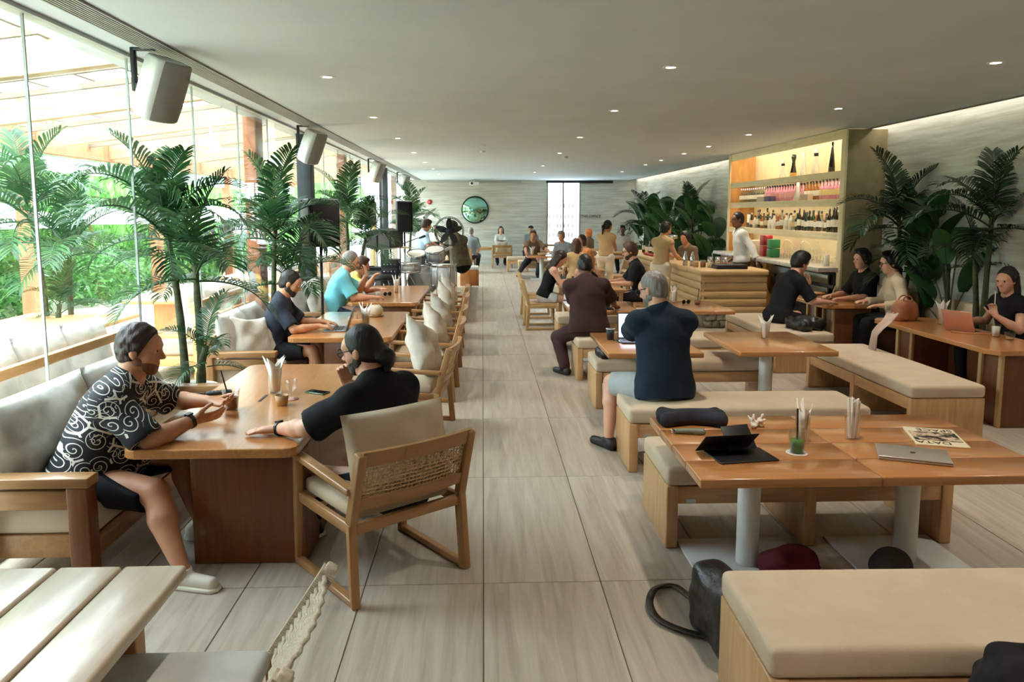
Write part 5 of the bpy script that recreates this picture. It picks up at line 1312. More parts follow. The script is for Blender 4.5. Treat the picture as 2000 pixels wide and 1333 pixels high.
# ================================================================== CEILING SPEAKERS
spk_w = tex('speaker_white', S(206, 208, 206), S(220, 221, 219), nscale=6, rough=.5)
spk_g = tex('speaker_grille_grey', S(132, 130, 126), S(146, 144, 140), nscale=200, detail=1, rough=.7)
def ceiling_speaker(y, label, x=-2.28):
    t = empty('ceiling_speaker', (x, y, ZC)); tag(t, label, 'speaker', 'white ceiling speakers')
    rbox('bracket', (-.17, 0, -.15), (.03, .05, .3), blackm, t); rbox('bracket_arm', (-.1, 0, -.012), (.16, .05, .02), blackm, t); rbox('bracket_foot', (-.13, 0, -.27), (.08, .05, .05), blackm, t)
    h = empty('cabinet_pivot', (.02, 0, -.29), 0, t)
    sec = [(-.13, -.10), (-.13, .10), (.02, .15)]
    for q in range(9):
        a = -1 + 2 * q / 8; sec.append((.06 + .035 * (1 - a * a), .155 * -a))
    sec.append((.02, -.15)); sec = [(p[0], p[1]) for p in sec]
    bm = bmesh.new(); rings = []
    for z, k in ((-.215, .86), (-.2, .96), (-.1, 1.0), (.1, 1.0), (.2, .96), (.215, .86)): rings.append([bm.verts.new((p[0] * k, p[1] * k, z)) for p in sec])
    m = len(sec)
    for r0, r1 in zip(rings[:-1], rings[1:]):
        for i in range(m):
            f = bm.faces.new((r0[i], r0[(i + 1) % m], r1[(i + 1) % m], r1[i])); f.material_index = 1 if 3 <= i <= 9 else 0; f.smooth = True
    bm.faces.new(rings[0]); bm.faces.new(rings[-1][::-1]); bmesh.ops.recalc_face_normals(bm, faces=bm.faces[:])
    me = bpy.data.meshes.new('cab'); bm.to_mesh(me); bm.free(); me.materials.append(spk_w); me.materials.append(spk_g)
    mkobj('cabinet', me, None, h)
    h.rotation_euler = (R(0), R(24), R(-24))
    return t
ceiling_speaker(5.55, 'white wedge speaker hanging from the ceiling, nearest')
ceiling_speaker(10.3, 'white wedge speaker before the first dark column')
ceiling_speaker(16.5, 'white wedge speaker third along the glass')
ceiling_speaker(22.0, 'white wedge speaker nearest the end wall')

# ================================================================== STAGE
stg = empty('stage_platform', (-1.41, 15.6, 0)); tag(stg, 'low beige stage platform under the drum kit', 'stage')
rbox('deck', (0, 0, .32), (2.3, 6.3, .06), linen, stg, .02); rbox('skirt', (0, 0, .145), (2.24, 6.24, .29), 'pale_Y', stg, .004)
def pa(x, y, z, w, d, h, rzz, label, stand=0., vent=False):
    t = empty('loudspeaker', (x, y, stand if stand else 0), R(rzz)); tag(t, label, 'loudspeaker')
    rbox('cabinet', (0, 0, z + h / 2), (w, d, h), blackm, t, .02, 3); rbox('grille', (0, -d / 2 - .003, z + h / 2), (w - .03, .012, h - .04), grillem, t, .008)
    cyl('pole', .018, z, blackm, t)
    for q in range(3):
        a = q * 2.094 + .5; barobj('leg', (0, 0, .42), (.38 * math.cos(a), .38 * math.sin(a), .012), .024, .024, blackm, t)
    return t
pa(-2.05, 9.62, 1.42, .40, .38, .60, 28, 'large black loudspeaker on a pole by the glass')
pa(-1.52, 14.7, 1.12, .30, .3, .60, 12, 'smaller black loudspeaker on a pole by the drums', .35)
drumm = tex('drum_shell', S(176, 178, 180), S(196, 197, 198), nscale=10, rough=.4); headm = tex('drum_head', S(222, 216, 206), S(234, 229, 220), nscale=12, rough=.6)
dk = empty('drum_kit', (-1.0, 13.6, .35)); tag(dk, 'silver grey drum kit on the stage', 'drum kit')
def drum(x, y, z, r, h, tilt=0, axis=None, legs=False):
    e = lathe('drum', [(0, 0), (r, 0), (r, h), (r * .98, h)], drumm, dk, (x, y, z), 24, axis or (R(tilt), 0, 0))
    lathe('drum_head', [(0, h + .004), (r * .98, h + .004)], headm, e, n=24); lathe('hoop', [(r - .004, h - .03), (r + .01, h - .03), (r + .01, h + .012), (r - .004, h + .012)], chrome, e, n=24)
    lathe('hoop', [(r - .004, -.01), (r + .01, -.01), (r + .01, .03), (r - .004, .03)], chrome, e, n=24)
    for q in range(6):
        a = q * 1.047; cyl('lug', .008, h * .8, chrome, e, ((r + .012) * math.cos(a), (r + .012) * math.sin(a), h * .1), 6)
    if legs:
        for q in range(3):
            a = q * 2.094; cyl('leg', .008, z + .3, chrome, e, ((r + .02) * math.cos(a), (r + .02) * math.sin(a), -z), 6)
drum(.30, -.25, .2, .21, .38, 0, None, True); drum(-.3, -.35, .46, .19, .15, 0); drum(-.22, .35, .55, .17, .22, 22); drum(.12, .3, .62, .17, .22, 20)
drum(-.08, -.05, .28, .27, .35, 0, (R(-90), 0, 0))
for a in range(3):
    barobj('stand_leg', (-.3, -.35, .42), (-.3 + .22 * math.cos(a * 2.1), -.35 + .22 * math.sin(a * 2.1), .01), .016, .016, chrome, dk)
barobj('tom_post', (-.05, .2, .5), (-.05, .32, .75), .025, .025, chrome, dk)
sn = cyl('cymbal_stand', .012, .85, chrome, dk, (-.42, .1, 0), 8); lathe('cymbal', [(0, .03), (.03, .025), (.06, .01), (.2, 0)], plain('brass', S(196, 176, 120), .3, 1.), dk, (-.42, .1, .86), 24)
fn = empty('pedestal_fan', (-.62, 14.05, .35)); tag(fn, 'large black bladed fan with wire guard on a white stand', 'fan')
fm = plain('fan_black', S(34, 34, 36), .5)
barobj('stand', (.06, .0, .0), (.0, 0, 1.1), .045, .045, steel_w, fn); cyl('base', .2, .03, steel_w, fn); rbox('boom', (-.13, -.03, .78), (.4, .05, .05), steel_w, fn, .01, 2, (0, R(-25), 0))
lathe('motor', [(0, -.05), (.06, -.05), (.065, .1), (0, .11)], fm, fn, (0, -.06, 1.15), 16, (R(90), 0, 0))
for q in range(5):
    a = q * 1.2566 + .3; b = MB(); vs = []
    for i in range(5):
        rr = .05 + .19 * i / 4; wv = .012 + .045 * math.sin(math.pi * (.2 + .7 * i / 4))
        vs += [(rr * math.cos(a) - wv * math.sin(a), -.15 - .015, 1.15 + rr * math.sin(a) + wv * math.cos(a)), (rr * math.cos(a) + wv * math.sin(a), -.15 + .015, 1.15 + rr * math.sin(a) - wv * math.cos(a))]
    b.add(vs, [(2 * i, 2 * i + 1, 2 * i + 3, 2 * i + 2) for i in range(4)]); o = b.build('blade', fm, fn); md = o.modifiers.new('s', 'SOLIDIFY'); md.thickness = .004
wg = MB()
for rr, yy in ((.27, -.15), (.25, -.2), (.14, -.22), (.05, -.225), (.25, -.1)): wg.tube([(rr * math.cos(w), yy, 1.15 + rr * math.sin(w)) for w in np.linspace(0, 2 * math.pi, 29)], .006 if rr > .2 else .003, 4, cap=False)
for q in range(24):
    w = q * math.pi / 12; wg.tube([(.05 * math.cos(w), -.225, 1.15 + .05 * math.sin(w)), (.2 * math.cos(w), -.215, 1.15 + .2 * math.sin(w)), (.27 * math.cos(w), -.15, 1.15 + .27 * math.sin(w))], .0015, 3, cap=False)
wg.build('wire_guard', fm, fn)
bx = empty('box_stool', (-.28, 15.6, .35)); tag(bx, 'orange wooden box stool with white cushion on the stage edge', 'stool')
rbox('box', (0, 0, .16), (.38, .4, .32), 'table_Z', bx, .008); mkobj('cushion', pad_mesh(.38, .4, .07, .02, 3), C_WHT, bx, (0, 0, .32))
am = empty('guitar_amplifier', (-1.98, 13.25, .35)); tag(am, 'grey fronted guitar amplifier beside the stage palm', 'amplifier')
rbox('cabinet', (0, 0, .32), (.46, .28, .46), blackm, am, .015); rbox('grille', (0, -.145, .30), (.42, .012, .38), tex('amp_cloth', S(112, 112, 110), S(130, 130, 126), nscale=250, rough=.8), am, .004); rbox('handle', (0, 0, .56), (.16, .03, .02), blackm, am, .006); rbox('foot', (0, 0, .045), (.4, .24, .09), blackm, am)
rk = empty('sound_rack', (-1.62, 13.3, .35)); tag(rk, 'black sound rack with knobs beside the amplifier', 'rack')
rbox('case', (0, 0, .34), (.30, .4, .68), blackm, rk, .008)
for r_ in range(5):
    rbox('unit', (0, -.203, .12 + r_ * .12), (.27, .01, .1), plain('rack_unit', S(40, 44, 52), .4), rk, .003)
    for q in range(4): cyl('knob', .011, .02, chrome, rk, (-.09 + q * .06, -.208, .12 + r_ * .12), 8, (R(90), 0, 0))
sl2 = empty('round_stool', (-1.72, 12.82, .35)); tag(sl2, 'round black padded stool with chrome legs before the rack', 'stool')
lathe('seat', [(0, .36), (.2, .36), (.23, .38), (.23, .42), (.2, .44), (0, .445)], blackm, sl2, n=28)
for q in range(4): a = q * 1.571 + .4; barobj('leg', (.1 * math.cos(a), .1 * math.sin(a), .37), (.2 * math.cos(a), .2 * math.sin(a), .0), .02, .02, chrome, sl2)
def wedge(x, y, z, label, rzz, w=.36, hh=.42, mcol=None):
    t = empty('monitor_speaker', (x, y, .35), R(rzz)); tag(t, label, 'loudspeaker')
    prism('cabinet', [(-.15, 0), (.17, .05), (.17, hh - .05), (-.15, hh)], -w / 2, w / 2, mcol or blackm, t, (0, 0, z), (R(90), 0, 0), .01)
    rbox('grille', (.173, 0, z + hh / 2), (.01, w - .05, hh - .14), plain('monitor_grille', S(62, 64, 68), .6), t, .004); cyl('stand', .02, z + .02, chrome, t, (0, 0, 0)); cyl('stand_foot', .16, .02, blackm, t)
wedge(-1.78, 14.6, .78, 'dark wedge monitor on a stand left of the small loudspeaker', -40)
wedge(-2.15, 15.3, .75, 'dark wedge monitor with brown side behind the stage palm', 150)
tvp = empty('flat_screen', (-2.2, 14.2, .35)); tag(tvp, 'grey flat screen back raised above the stage', 'screen')
rbox('panel', (0, 0, 1.48), (.42, .05, .42), plain('panel_grey', S(122, 120, 114), .6), tvp, .01); cyl('pole', .02, 1.3, chrome, tvp); cyl('base', .18, .02, blackm, tvp)
vm = plain('vase_gold', S(206, 184, 130), .4)
for i, (x, y, z, h, r) in enumerate(((-2.02, 13.95, .35, .35, .07), (-2.38, 16.6, .35, 1.72, .07))):
    v = cyl('bamboo_tube', r, h, vm, None, (x, y, z), 20); tag(v, ('short golden bamboo tube beside the amplifier', 'tall golden bamboo post against the glass')[i], 'post')
ms = empty('microphone_stand', (-1.42, 13.0, .35)); tag(ms, 'black microphone stand in front of the drums', 'stand')
cyl('pole', .011, .95, blackm, ms, n=8); barobj('boom', (0, 0, .95), (.3, .12, 1.06), .014, .014, blackm, ms); cyl('base', .13, .02, blackm, ms); lathe('microphone', [(0, 0), (.015, .02), (.022, .1), (.02, .13), (0, .14)], blackm, ms, (.3, .12, 1.05), 10, (0, R(70), 0))

# ================================================================== THINGS ON THE BAR
def bottle_mesh(prof, mats, n=12):
    b = MB()
    for seg, mi in prof: b.lathe(seg, n, mi=mi)
    return b.mesh('bottle', mats)
def gm(name, c, rough=.08): return plain(name, c, rough, 0., .3)
g_clear = glassmat('bottle_clear', (.86, .9, .88, 1), 1.45); g_green = gm('bottle_green', S(38, 66, 40)); g_amber = gm('bottle_amber', S(150, 92, 40)); g_dark = gm('bottle_dark', S(34, 26, 24)); g_pink = gm('bottle_pink', S(196, 130, 150)); g_white = gm('bottle_white', S(222, 216, 204)); g_gold = gm('bottle_gold', S(208, 160, 80))
lab_w = plain('label_white', S(228, 222, 208), .7); cap_d = plain('cap_dark', S(36, 30, 28), .4); cap_g = plain('cap_grey', S(176, 160, 172), .4); cap_w = plain('cap_wood', S(190, 160, 120), .6)
def std(h, r, body, lab, cap):
    return bottle_mesh([([(0, 0), (r, 0), (r, h * .22)], 0), ([(r * 1.01, h * .22), (r * 1.01, h * .5)], 1), ([(r, h * .5), (r, h * .58), (r * .38, h * .74), (r * .34, h * .88)], 0), ([(r * .4, h * .88), (r * .4, h), (0, h)], 2)], [body, lab, cap])
sx = SX0 + .22
def on_shelf(me, x, y, z, label, group, name='bottle', sc=1.):
    o = mkobj(name, me, None, None, (x, y, z), (0, 0, random.uniform(0, 6)), True); o.scale = (sc,) * 3; tag(o, label, 'bottle', group); return o
top = SZ[0] + .03
tops = [(.33, 'small white tequila style decanter with dark stopper on the top shelf', [([(0, 0), (.055, 0), (.05, .05), (.028, .13), (.024, .22)], 0), ([(.03, .22), (.032, .26)], 1), ([(.03, .26), (.028, .3), (0, .32)], 0)], [g_white, cap_d]),
        (.38, 'dark flared decanter with golden foot on the top shelf', [([(0, 0), (.06, 0), (.052, .08)], 0), ([(.052, .08), (.03, .2), (.026, .27), (.042, .33), (.036, .38), (0, .38)], 1)], [g_gold, g_dark]),
        (.40, 'tall white bell shaped decanter on the top shelf', [([(0, 0), (.06, 0), (.05, .07), (.03, .2), (.02, .3), (.026, .36), (0, .4)], 0)], [g_white]),
        (.42, 'white patterned decanter with black collar and ball top', [([(0, 0), (.062, 0), (.055, .08), (.035, .18), (.028, .29)], 0), ([(.034, .29), (.036, .34)], 1), ([(.034, .34), (.036, .38), (0, .41)], 0)], [g_white, cap_d]),
        (.46, 'slim dark brown pointed bottle on the top shelf', [([(0, 0), (.05, 0), (.045, .1), (.03, .25), (.014, .38), (.016, .46), (0, .46)], 0)], [g_dark])]
for (h, lab, pr, ms_), y in zip(tops, (13.05, 12.6, 12.2, 11.75, 11.2)):
    on_shelf(bottle_mesh(pr, ms_, 14), sx, y, top, lab, 'decanters on the top shelf')
s2 = SZ[1] + .03
m_a = std(.27, .042, g_clear, lab_w, cap_g); m_b = std(.28, .042, g_pink, plain('label_pink', S(206, 150, 150), .6), cap_d); m_c = std(.29, .043, g_amber, lab_w, cap_d); m_d = std(.30, .045, g_pink, plain('label_gold', S(214, 190, 130), .5), cap_d)
y = 14.9; cn_ = {}
while y > 10.7:
    kind, lab = (m_a, 'small clear white labelled bottle') if y > 13.6 else (m_b, 'small pink bottle') if y > 11.9 else (m_c, 'small amber bottle') if y > 11.35 else (m_d, 'pink bottle with gold label')
    cn_[lab] = cn_.get(lab, 0) + 1
    for dx in (0, -.1): on_shelf(kind, sx + .03 + dx, y + random.uniform(-.008, .008), s2, f'{lab}, {NTH[cn_[lab]-1]} from left among its kind, {"front" if dx else "back"} row, second shelf', 'small bottles on the second shelf')
    y -= .112
on_shelf(bottle_mesh(tops[3][2], tops[3][3], 14), sx - .14, 12.05, s2, 'white patterned decanter standing among the pink bottles', 'small bottles on the second shelf')
for (y, w, c) in ((13.55, .34, S(206, 190, 168)), (13.2, .3, S(96, 84, 120)), (11.7, .3, S(214, 186, 160))): 
    o = rbox('carton', (SX0 + .07, y, s2 + .045), (.09, w, .09), plain('carton_%d' % int(w * 100 + y), c, .7), r=.003); tag(o, 'low carton in front of the second shelf bottles, ' + {13.55: 'cream coloured', 13.2: 'violet coloured', 11.7: 'peach coloured'}[y], 'carton')
s3 = SZ[2] + .03
kinds = [(std(.30, .038, g_clear, lab_w, cap_d), 'clear spirit bottle with white label on shelf three'), (std(.29, .04, g_green, lab_w, cap_d), 'green glass bottle on shelf three'), (std(.27, .042, g_amber, lab_w, cap_w), 'amber spirit bottle on shelf three'), (std(.25, .045, g_white, lab_w, cap_d), 'squat pale bottle on shelf three'), (std(.33, .036, g_dark, lab_w, cap_d), 'tall dark bottle on shelf three'), (std(.26, .05, g_clear, plain('label_tan', S(206, 180, 140), .6), cap_w), 'broad clear bottle with tan label on shelf three')]
y = 14.2; rb_ = random.Random(5); ct = 0
while y > 10.65:
    for dx in (.06, -.1):
        me, lab = kinds[rb_.randrange(6)] if y > 11 else kinds[4 if rb_.random() < .6 else 1]
        on_shelf(me, sx + dx + rb_.uniform(-.02, .02), y + rb_.uniform(-.02, .02), s3, lab + f', {NTH[ct]} from the left, ' + ('back row' if dx > 0 else 'front row'), 'spirit bottles on the third shelf', sc=rb_.uniform(.88, 1.12))
    y -= .115; ct += 1
pf = empty('picture_frame', (SX0 + .2, 14.55, s3)); tag(pf, 'small dark card frame at the left end of the third shelf', 'frame')
rbox('frame', (0, 0, .14), (.03, .24, .28), plain('frame_dark', S(50, 44, 40), .5), pf, .004); rbox('card', (-.017, 0, .17), (.004, .18, .16), lab_w, pf, 0)
wt = 1.075
glm = MB(); glm.lathe([(.028, 0), (.004, .006), (.004, .08), (.03, .1), (.042, .14), (.036, .2)], 12); glm = glm.mesh(); glm.materials.append(cupglass)
tum = MB(); tum.lathe([(0, .006), (.032, .006), (.036, .1), (.034, .1), (.03, .0)], 12); tum = tum.mesh(); tum.materials.append(cupglass)
for k in range(26):
    y = 12.5 - (k % 13) * .125; x = SX0 + (.10 if k < 13 else .28)
    o = mkobj('wine_glass' if k % 2 else 'tumbler', glm if k % 2 else tum, None, None, (x, y, wt), (0, 0, 0), True); tag(o, ('stemmed wine glass' if k % 2 else 'low tumbler glass') + f' on the back bar worktop, {NTH[k % 13]} from the left, ' + ('front' if k < 13 else 'rear') + ' row', 'glass', 'glasses on the back bar')
bw = MB(); bw.lathe([(.03, 0), (.06, .01), (.13, .1), (.155, .2), (.13, .3), (.12, .32)], 18); bw = bw.mesh(); bw.materials.append(cupglass)
for i, y in enumerate((12.6, 11.9)):
    o = mkobj('glass_bowl', bw, None, None, (SX0 + .28, y + .06, wt), (0, 0, 0), True); tag(o, ('large clear glass jar behind the tins', 'large clear glass jar above the wine glasses')[i], 'jar')
for i, (y, z, c, nm) in enumerate(((13.25, 0, S(170, 40, 36), 'lower red tin'), (13.25, .19, S(150, 30, 34), 'upper red tin'), (12.9, 0, S(30, 110, 62), 'lower green tin'), (12.9, .16, S(40, 126, 76), 'upper green tin'))):
    o = rbox('tin', (SX0 + .05, y, wt + z + .075), (.16, .2, .15 if i > 1 else .18), plain('tin_%d' % i, c, .4), r=.01); o.location.z = wt + z + (.075 if i > 1 else .09); tag(o, nm + ' stacked on the back bar worktop', 'tin')
ck = rbox('white_carton', (SX0 + .06, 13.85, wt + .13), (.2, .4, .26), plain('carton_white', S(200, 190, 176), .7), r=.006); tag(ck, 'pale carton on the worktop behind the bartender', 'carton')
cn = cyl('white_canister', .04, .17, lab_w, None, (SX0 + .0, 10.75, wt), 16); tag(cn, 'slim white canister at the near end of the worktop', 'canister')
# bar top
def top_item(o, label, cat, group=None): return tag(o, label, cat, group)
mat_ = empty('bar_tray', (3.98, 12.0, BH + .01)); tag(mat_, 'long black bar tray at the front of the counter', 'tray')
rbox('tray', (0, 0, .035), (.5, .3, .07), blackm, mat_, .01)
for i in range(3):
    o = lathe('steel_cup', [(0, 0), (.035, 0), (.045, .17), (.042, .17), (.034, .01)], chrome, None, (3.78 + i * .12, 12.4 - .02 * i, BH + .01), 16); tag(o, ('left', 'middle', 'right')[i] + ' shiny steel shaker cup beside the bartender', 'shaker', 'steel shaker cups')
for i in range(2):
    o = lathe('cocktail_shaker', [(0, 0), (.042, 0), (.045, .12), (.03, .17), (.02, .2), (.018, .24), (0, .245)], chrome, None, (3.46 + i * .09, 12.75 - i * .12, BH + .01), 16); tag(o, ('farther', 'nearer')[i] + ' tall steel cocktail shaker by the waitress arm', 'shaker')
jar = MB(); jar.lathe([(0, .004), (.05, 0), (.052, .11), (.045, .12), (.045, .004)], 14); jar = jar.mesh(); jar.materials.append(cupglass)
grn = [plain('garnish_%d' % i, c, .7) for i, c in enumerate((S(196, 160, 110), S(150, 90, 60), S(206, 190, 150)))]
for i in range(5):
    q = empty('garnish_jar', (3.52 + .11 * i, 12.32 - .035 * i, BH + .01)); tag(q, ords[i].capitalize() + ' garnish jar from the left on the bar corner', 'jar', 'garnish jars'); mkobj('glass', jar, None, q, smooth=True); cyl('garnish', .043, .085, grn[i % 3], q, (0, 0, .006), 12)
tp = empty('beer_tap', (3.62, 14.35, BH + .01)); tag(tp, 'tall steel beer tap tower with wooden handles', 'tap')
cyl('column', .055, .42, chrome, tp, n=20); rbox('manifold', (.0, -.0, .44), (.12, .5, .07), chrome, tp, .02)
for i in range(4): rbox('handle', (-.08, -.18 + .12 * i, .6), (.03, .035, .2), plain('tap_wood', S(186, 130, 90), .5), tp, .008); cyl('spout', .012, .09, chrome, tp, (-.08, -.18 + .12 * i, .38), 8)
rr_ = random.Random(3)
for i in range(9):
    me = [kinds[4][0], kinds[1][0], kinds[0][0], kinds[2][0]][i % 4]
    o = on_shelf(me, 3.62 + .1 * (i % 2), 15.5 + i * .17, BH + .01, ['dark', 'green', 'clear', 'amber'][i % 4] + ' bottle in the row at the far end of the counter, ' + ords[i] + ' from the waitress', 'bottles on the counter')
for i in range(5):
    o = lathe('red_bowl', [(0, 0), (.03, 0), (.06, .04), (.055, .04), (.02, .01)], plain('red_glaze', S(170, 34, 34), .3), None, (3.50, 15.42 + i * .17, BH + .01), 14); tag(o, 'small red candle bowl on the far counter edge, ' + ords[i] + ' from the waitress', 'bowl', 'red bowls')
pk = rbox('red_menu_stand', (3.62, 15.2, BH + .17), (.04, .5, .3), plain('red_print', S(176, 60, 74), .6), r=.01); tag(pk, 'red and pink box display behind the waitress on the bar', 'display')

# ================================================================== THINGS ON TABLES AND BENCHES
def napkin_glass(p, label, straws=False, tilt=0., sc=1.):
    t = empty('straw_glass' if straws else 'napkin_glass', p); tag(t, label, 'glass', 'glasses of napkins and straws')
    h = .15 * sc; r = .042 * sc
    lathe('glass', [(0, .008), (r * .86, .008), (r, h), (r - .003, h), (r * .84, .001), (0, .0)], cupglass, t, n=20)
    rnd = random.Random(int(p[0] * 100) + int(p[1] * 31))
    if straws:
        b = MB()
        for q in range(34):
            a = rnd.uniform(0, 6.28); rr = r * .62 * math.sqrt(rnd.random()); a2 = a + rnd.uniform(-.6, .6)
            b.tube([(rr * .7 * math.cos(a), rr * .7 * math.sin(a), .01), ((rr * 1.25) * math.cos(a2), (rr * 1.25) * math.sin(a2), rnd.uniform(.195, .225))], .0045, 5)
        b.build('paper_straws', paper, t)
    else:
        for q in range(2):
            b = MB(); n = 8; vs = []; a0 = rnd.uniform(0, 3.1) + q * 1.57
            for i in range(n + 1):
                u = -1 + 2 * i / n
                for z, k in ((.01, .6), (h * .95, .98), (h * 1.05 + .075 * (abs(u) ** 1.2), 1.55 + .2 * q)):
                    xx = u * r * k; yy = (.012 * math.sin(4 * u + q)) * k + (.012 if q else -.012)
                    vs.append((xx * math.cos(a0) - yy * math.sin(a0), xx * math.sin(a0) + yy * math.cos(a0), z))
            b.add(vs, [(i * 3 + j, i * 3 + 3 + j, i * 3 + 4 + j, i * 3 + 1 + j) for i in range(n) for j in range(2)])
            o = b.build('napkin', paper, t, smooth=True); md = o.modifiers.new('s', 'SOLIDIFY'); md.thickness = .004
    return t
def cup(p, label, fill, h=.12, r=.042, straw=True, name='iced_drink', lid=False, level=.6, coaster=False, mat2=None, sdir=(.02, .01)):
    t = empty(name, p); tag(t, label, 'cup'); z0 = .006 if coaster else 0
    if coaster: lathe('coaster', [(0, 0), (.052, 0), (.052, .005), (0, .005)], paper, t, n=24)
    lathe('cup', [(0, z0 + .003), (r * .74, z0 + .003), (r, z0 + h), (r + .003, z0 + h), (r + .003, z0 + h - .004), (r * .76, z0)], mat2 or clearp, t, n=24)
    lathe('drink', [(0, z0 + .005), (r * .71, z0 + .005), (r * (.71 + .25 * level), z0 + h * level), (0, z0 + h * level)], fill, t, n=24)
    if lid: lathe('lid', [(r + .004, z0 + h - .003), (r + .004, z0 + h + .004), (r * .8, z0 + h + .02), (0, z0 + h + .022)], clearp, t, n=24)
    if straw:
        b = MB(); b.tube([(0, 0, z0 + .02), (sdir[0], sdir[1], h + .11)], .0045, 6); b.build('straw', plain('straw_dark', S(44, 36, 34), .5), t)
    return t
coffee = tex('iced_coffee', S(150, 92, 60), S(176, 116, 80), nscale=20, rough=.25); juice = tex('green_juice', S(70, 120, 40), S(98, 146, 58), nscale=20, rough=.25)
clay = tex('clay_cup', S(170, 130, 88), S(190, 150, 106), nscale=12, rough=.6)
z = TZ
cup(at(452, 800, z), 'iced coffee cup with black straw before the swirl shirt man', coffee, .125, .05, sdir=(-.06, .02))
napkin_glass(at(538, 768, z), 'orange lit napkin glass on the front teak table', sc=1.1)
t = empty('clay_cup', at(551, 792, z)); tag(t, 'small tan ceramic cup on the front teak table', 'cup'); lathe('cup', [(0, 0), (.03, 0), (.036, .02), (.042, .065), (.039, .065), (.033, .02), (0, .012)], clay, t, n=24); lathe('coffee', [(0, .052), (.039, .052)], plain('coffee_dark', S(90, 58, 36), .3), t, n=20)
t = empty('goblet', at(570, 780, z)); tag(t, 'stemmed water glass on a coaster beside the clay cup', 'glass'); lathe('coaster', [(0, 0), (.045, 0), (.045, .004), (0, .004)], plain('coaster_pink', S(190, 140, 130), .7), t); lathe('glass', [(.032, .005), (.005, .01), (.005, .045), (.03, .065), (.04, .1), (.035, .13), (.033, .13), (.038, .1), (0, .06)], cupglass, t, n=20)
def phone(p, rzz, label, c=S(20, 34, 26), w=.075, l=.155):
    t = empty('phone', p, R(rzz)); tag(t, label, 'phone'); rbox('body', (0, 0, .005), (w, l, .01), plain('phone_body_%d' % int(c[1] * 9999), c, .25, 0, .5), t, .004); rbox('screen', (0, 0, .0102), (w - .008, l - .008, .0012), plain('phone_screen', S(14, 18, 18), .08), t, 0)
    return t
phone(at(620, 768, z), 62, 'dark green phone lying on the front teak table', S(30, 90, 50))
kb = empty('remote_control', at(428, 770, z), R(-70)); tag(kb, 'small black remote with buttons beside the iced coffee', 'remote'); rbox('body', (0, 0, .01), (.06, .16, .02), blackm, kb, .006)
for i in range(3):
    for j in range(6): rbox('button', (-.017 + .017 * i, -.055 + .022 * j, .021), (.01, .012, .003), plain('button_grey', S(70, 70, 72), .5), kb, .001)
# tables on the right
def laptop(p, rzz, label, lid=105, c=S(190, 188, 184), w=.32, d=.22, screen=None, closed=False, logo=False):
    t = empty('laptop', p, R(rzz)); tag(t, label, 'laptop'); m = plain('laptop_%d' % int(sum(c) * 1000), c, .35, .6)
    rbox('keyboard_deck', (0, 0, .007), (w, d, .013), m, t, .005)
    if closed:
        li = rbox('lid', (0, 0, .0165), (w, d, .006), m, t, .003)
        if logo:
            lg = empty('x'); bpy.data.objects.remove(lg)
            pts = []
            for i in range(40):
                a = 2 * math.pi * i / 40; rr = .0135 * (1 + .06 * math.cos(2 * a)) * (1 - .16 * math.exp(-((a - math.pi / 2) / .25) ** 2) - .10 * math.exp(-((a - 3 * math.pi / 2) / .22) ** 2) - .3 * math.exp(-((min(a, 2 * math.pi - a) - .12) / .28) ** 2))
                pts.append((rr * math.cos(a), rr * math.sin(a) * 1.02))
            o = prism('logo', pts, 0, .0006, plain('logo_dark', S(70, 66, 62), .3, .5), li, (0, 0, .003)); lf_ = prism('logo_leaf', [(.0, .0145), (.003, .0165), (.006, .0215), (.002, .0195)], 0, .0006, MATS['logo_dark'], li, (0, 0, .003))
    else:
        b = empty('hinge', (0, d / 2, .012), 0, t)
        a = R(lid - 90); li = rbox('lid', (0, d / 2 + math.sin(a) * d / 2, .012 + math.cos(a) * d / 2), (w, .006, d), m, t, .003, 2, (-a, 0, 0)); bpy.data.objects.remove(b)
        rbox('screen', (0, -.004, 0), (w - .016, .002, d - .02), screen or plain('screen_dark', S(12, 12, 14), .15), li, 0)
        for r_ in range(4): rbox('key_row', (0, .06 - r_ * .026, .0142), (w - .05, .02, .002), plain('keys_dark', S(30, 30, 32), .5), t, .001)
    return t
lit = plain('screen_lit', S(220, 228, 250), .3, emit=S(214, 226, 255), es=.9)
laptop(at(1782, 892, z), 156, 'closed silver laptop on the right plank table', closed=True, c=S(198, 188, 176), logo=True)
# magazine
mg = empty('magazine', at(1826, 856, z), R(162)); tag(mg, 'cream magazine with dark photo on the right plank table', 'magazine')
rbox('cover', (0, 0, .004), (.25, .33, .008), plain('magazine_paper', S(232, 218, 184), .6), mg, .001); ph = rbox('cover_photo', (0, 0, .0085), (.225, .17, .0008), tex('cover_print', S(40, 32, 28), S(214, 190, 160), nscale=14, detail=3, rough=.5, lo=.44, hi=.58, rand=False), mg, 0)
text_obj('cover_title', 'SPACE', .062, plain('ink', S(30, 26, 24), .6), (-.11, -.142, .0088), (0, 0, 0), mg, .0003); text_obj('cover_title', 'DATA', .062, MATS['ink'], (-.05, .1, .0088), (0, 0, 0), mg, .0003)
napkin_glass(at(1664, 858, z), 'glass packed with white paper straws on the plank table', True, sc=1.0)
cup(at(1556, 886, z), 'green juice in a clear cup with black straw', juice, .115, .043, level=.55, coaster=True, sdir=(0, .01))
napkin_glass(at(1566, 862, z), 'napkins standing behind the green juice', sc=.9)
t = empty('crumpled_tissue', at(1478, 834, z)); tag(t, 'crumpled white tissue on the plank table', 'tissue')
Q = SDF(); 
for i in range(9): Q.cone((.03 * math.cos(i * 1.9), .03 * math.sin(i * 2.3), .015), (.045 * math.cos(i * 2.7 + 1), .04 * math.sin(i * 1.3), .03 + .02 * (i % 3)), .012, .004, .01)
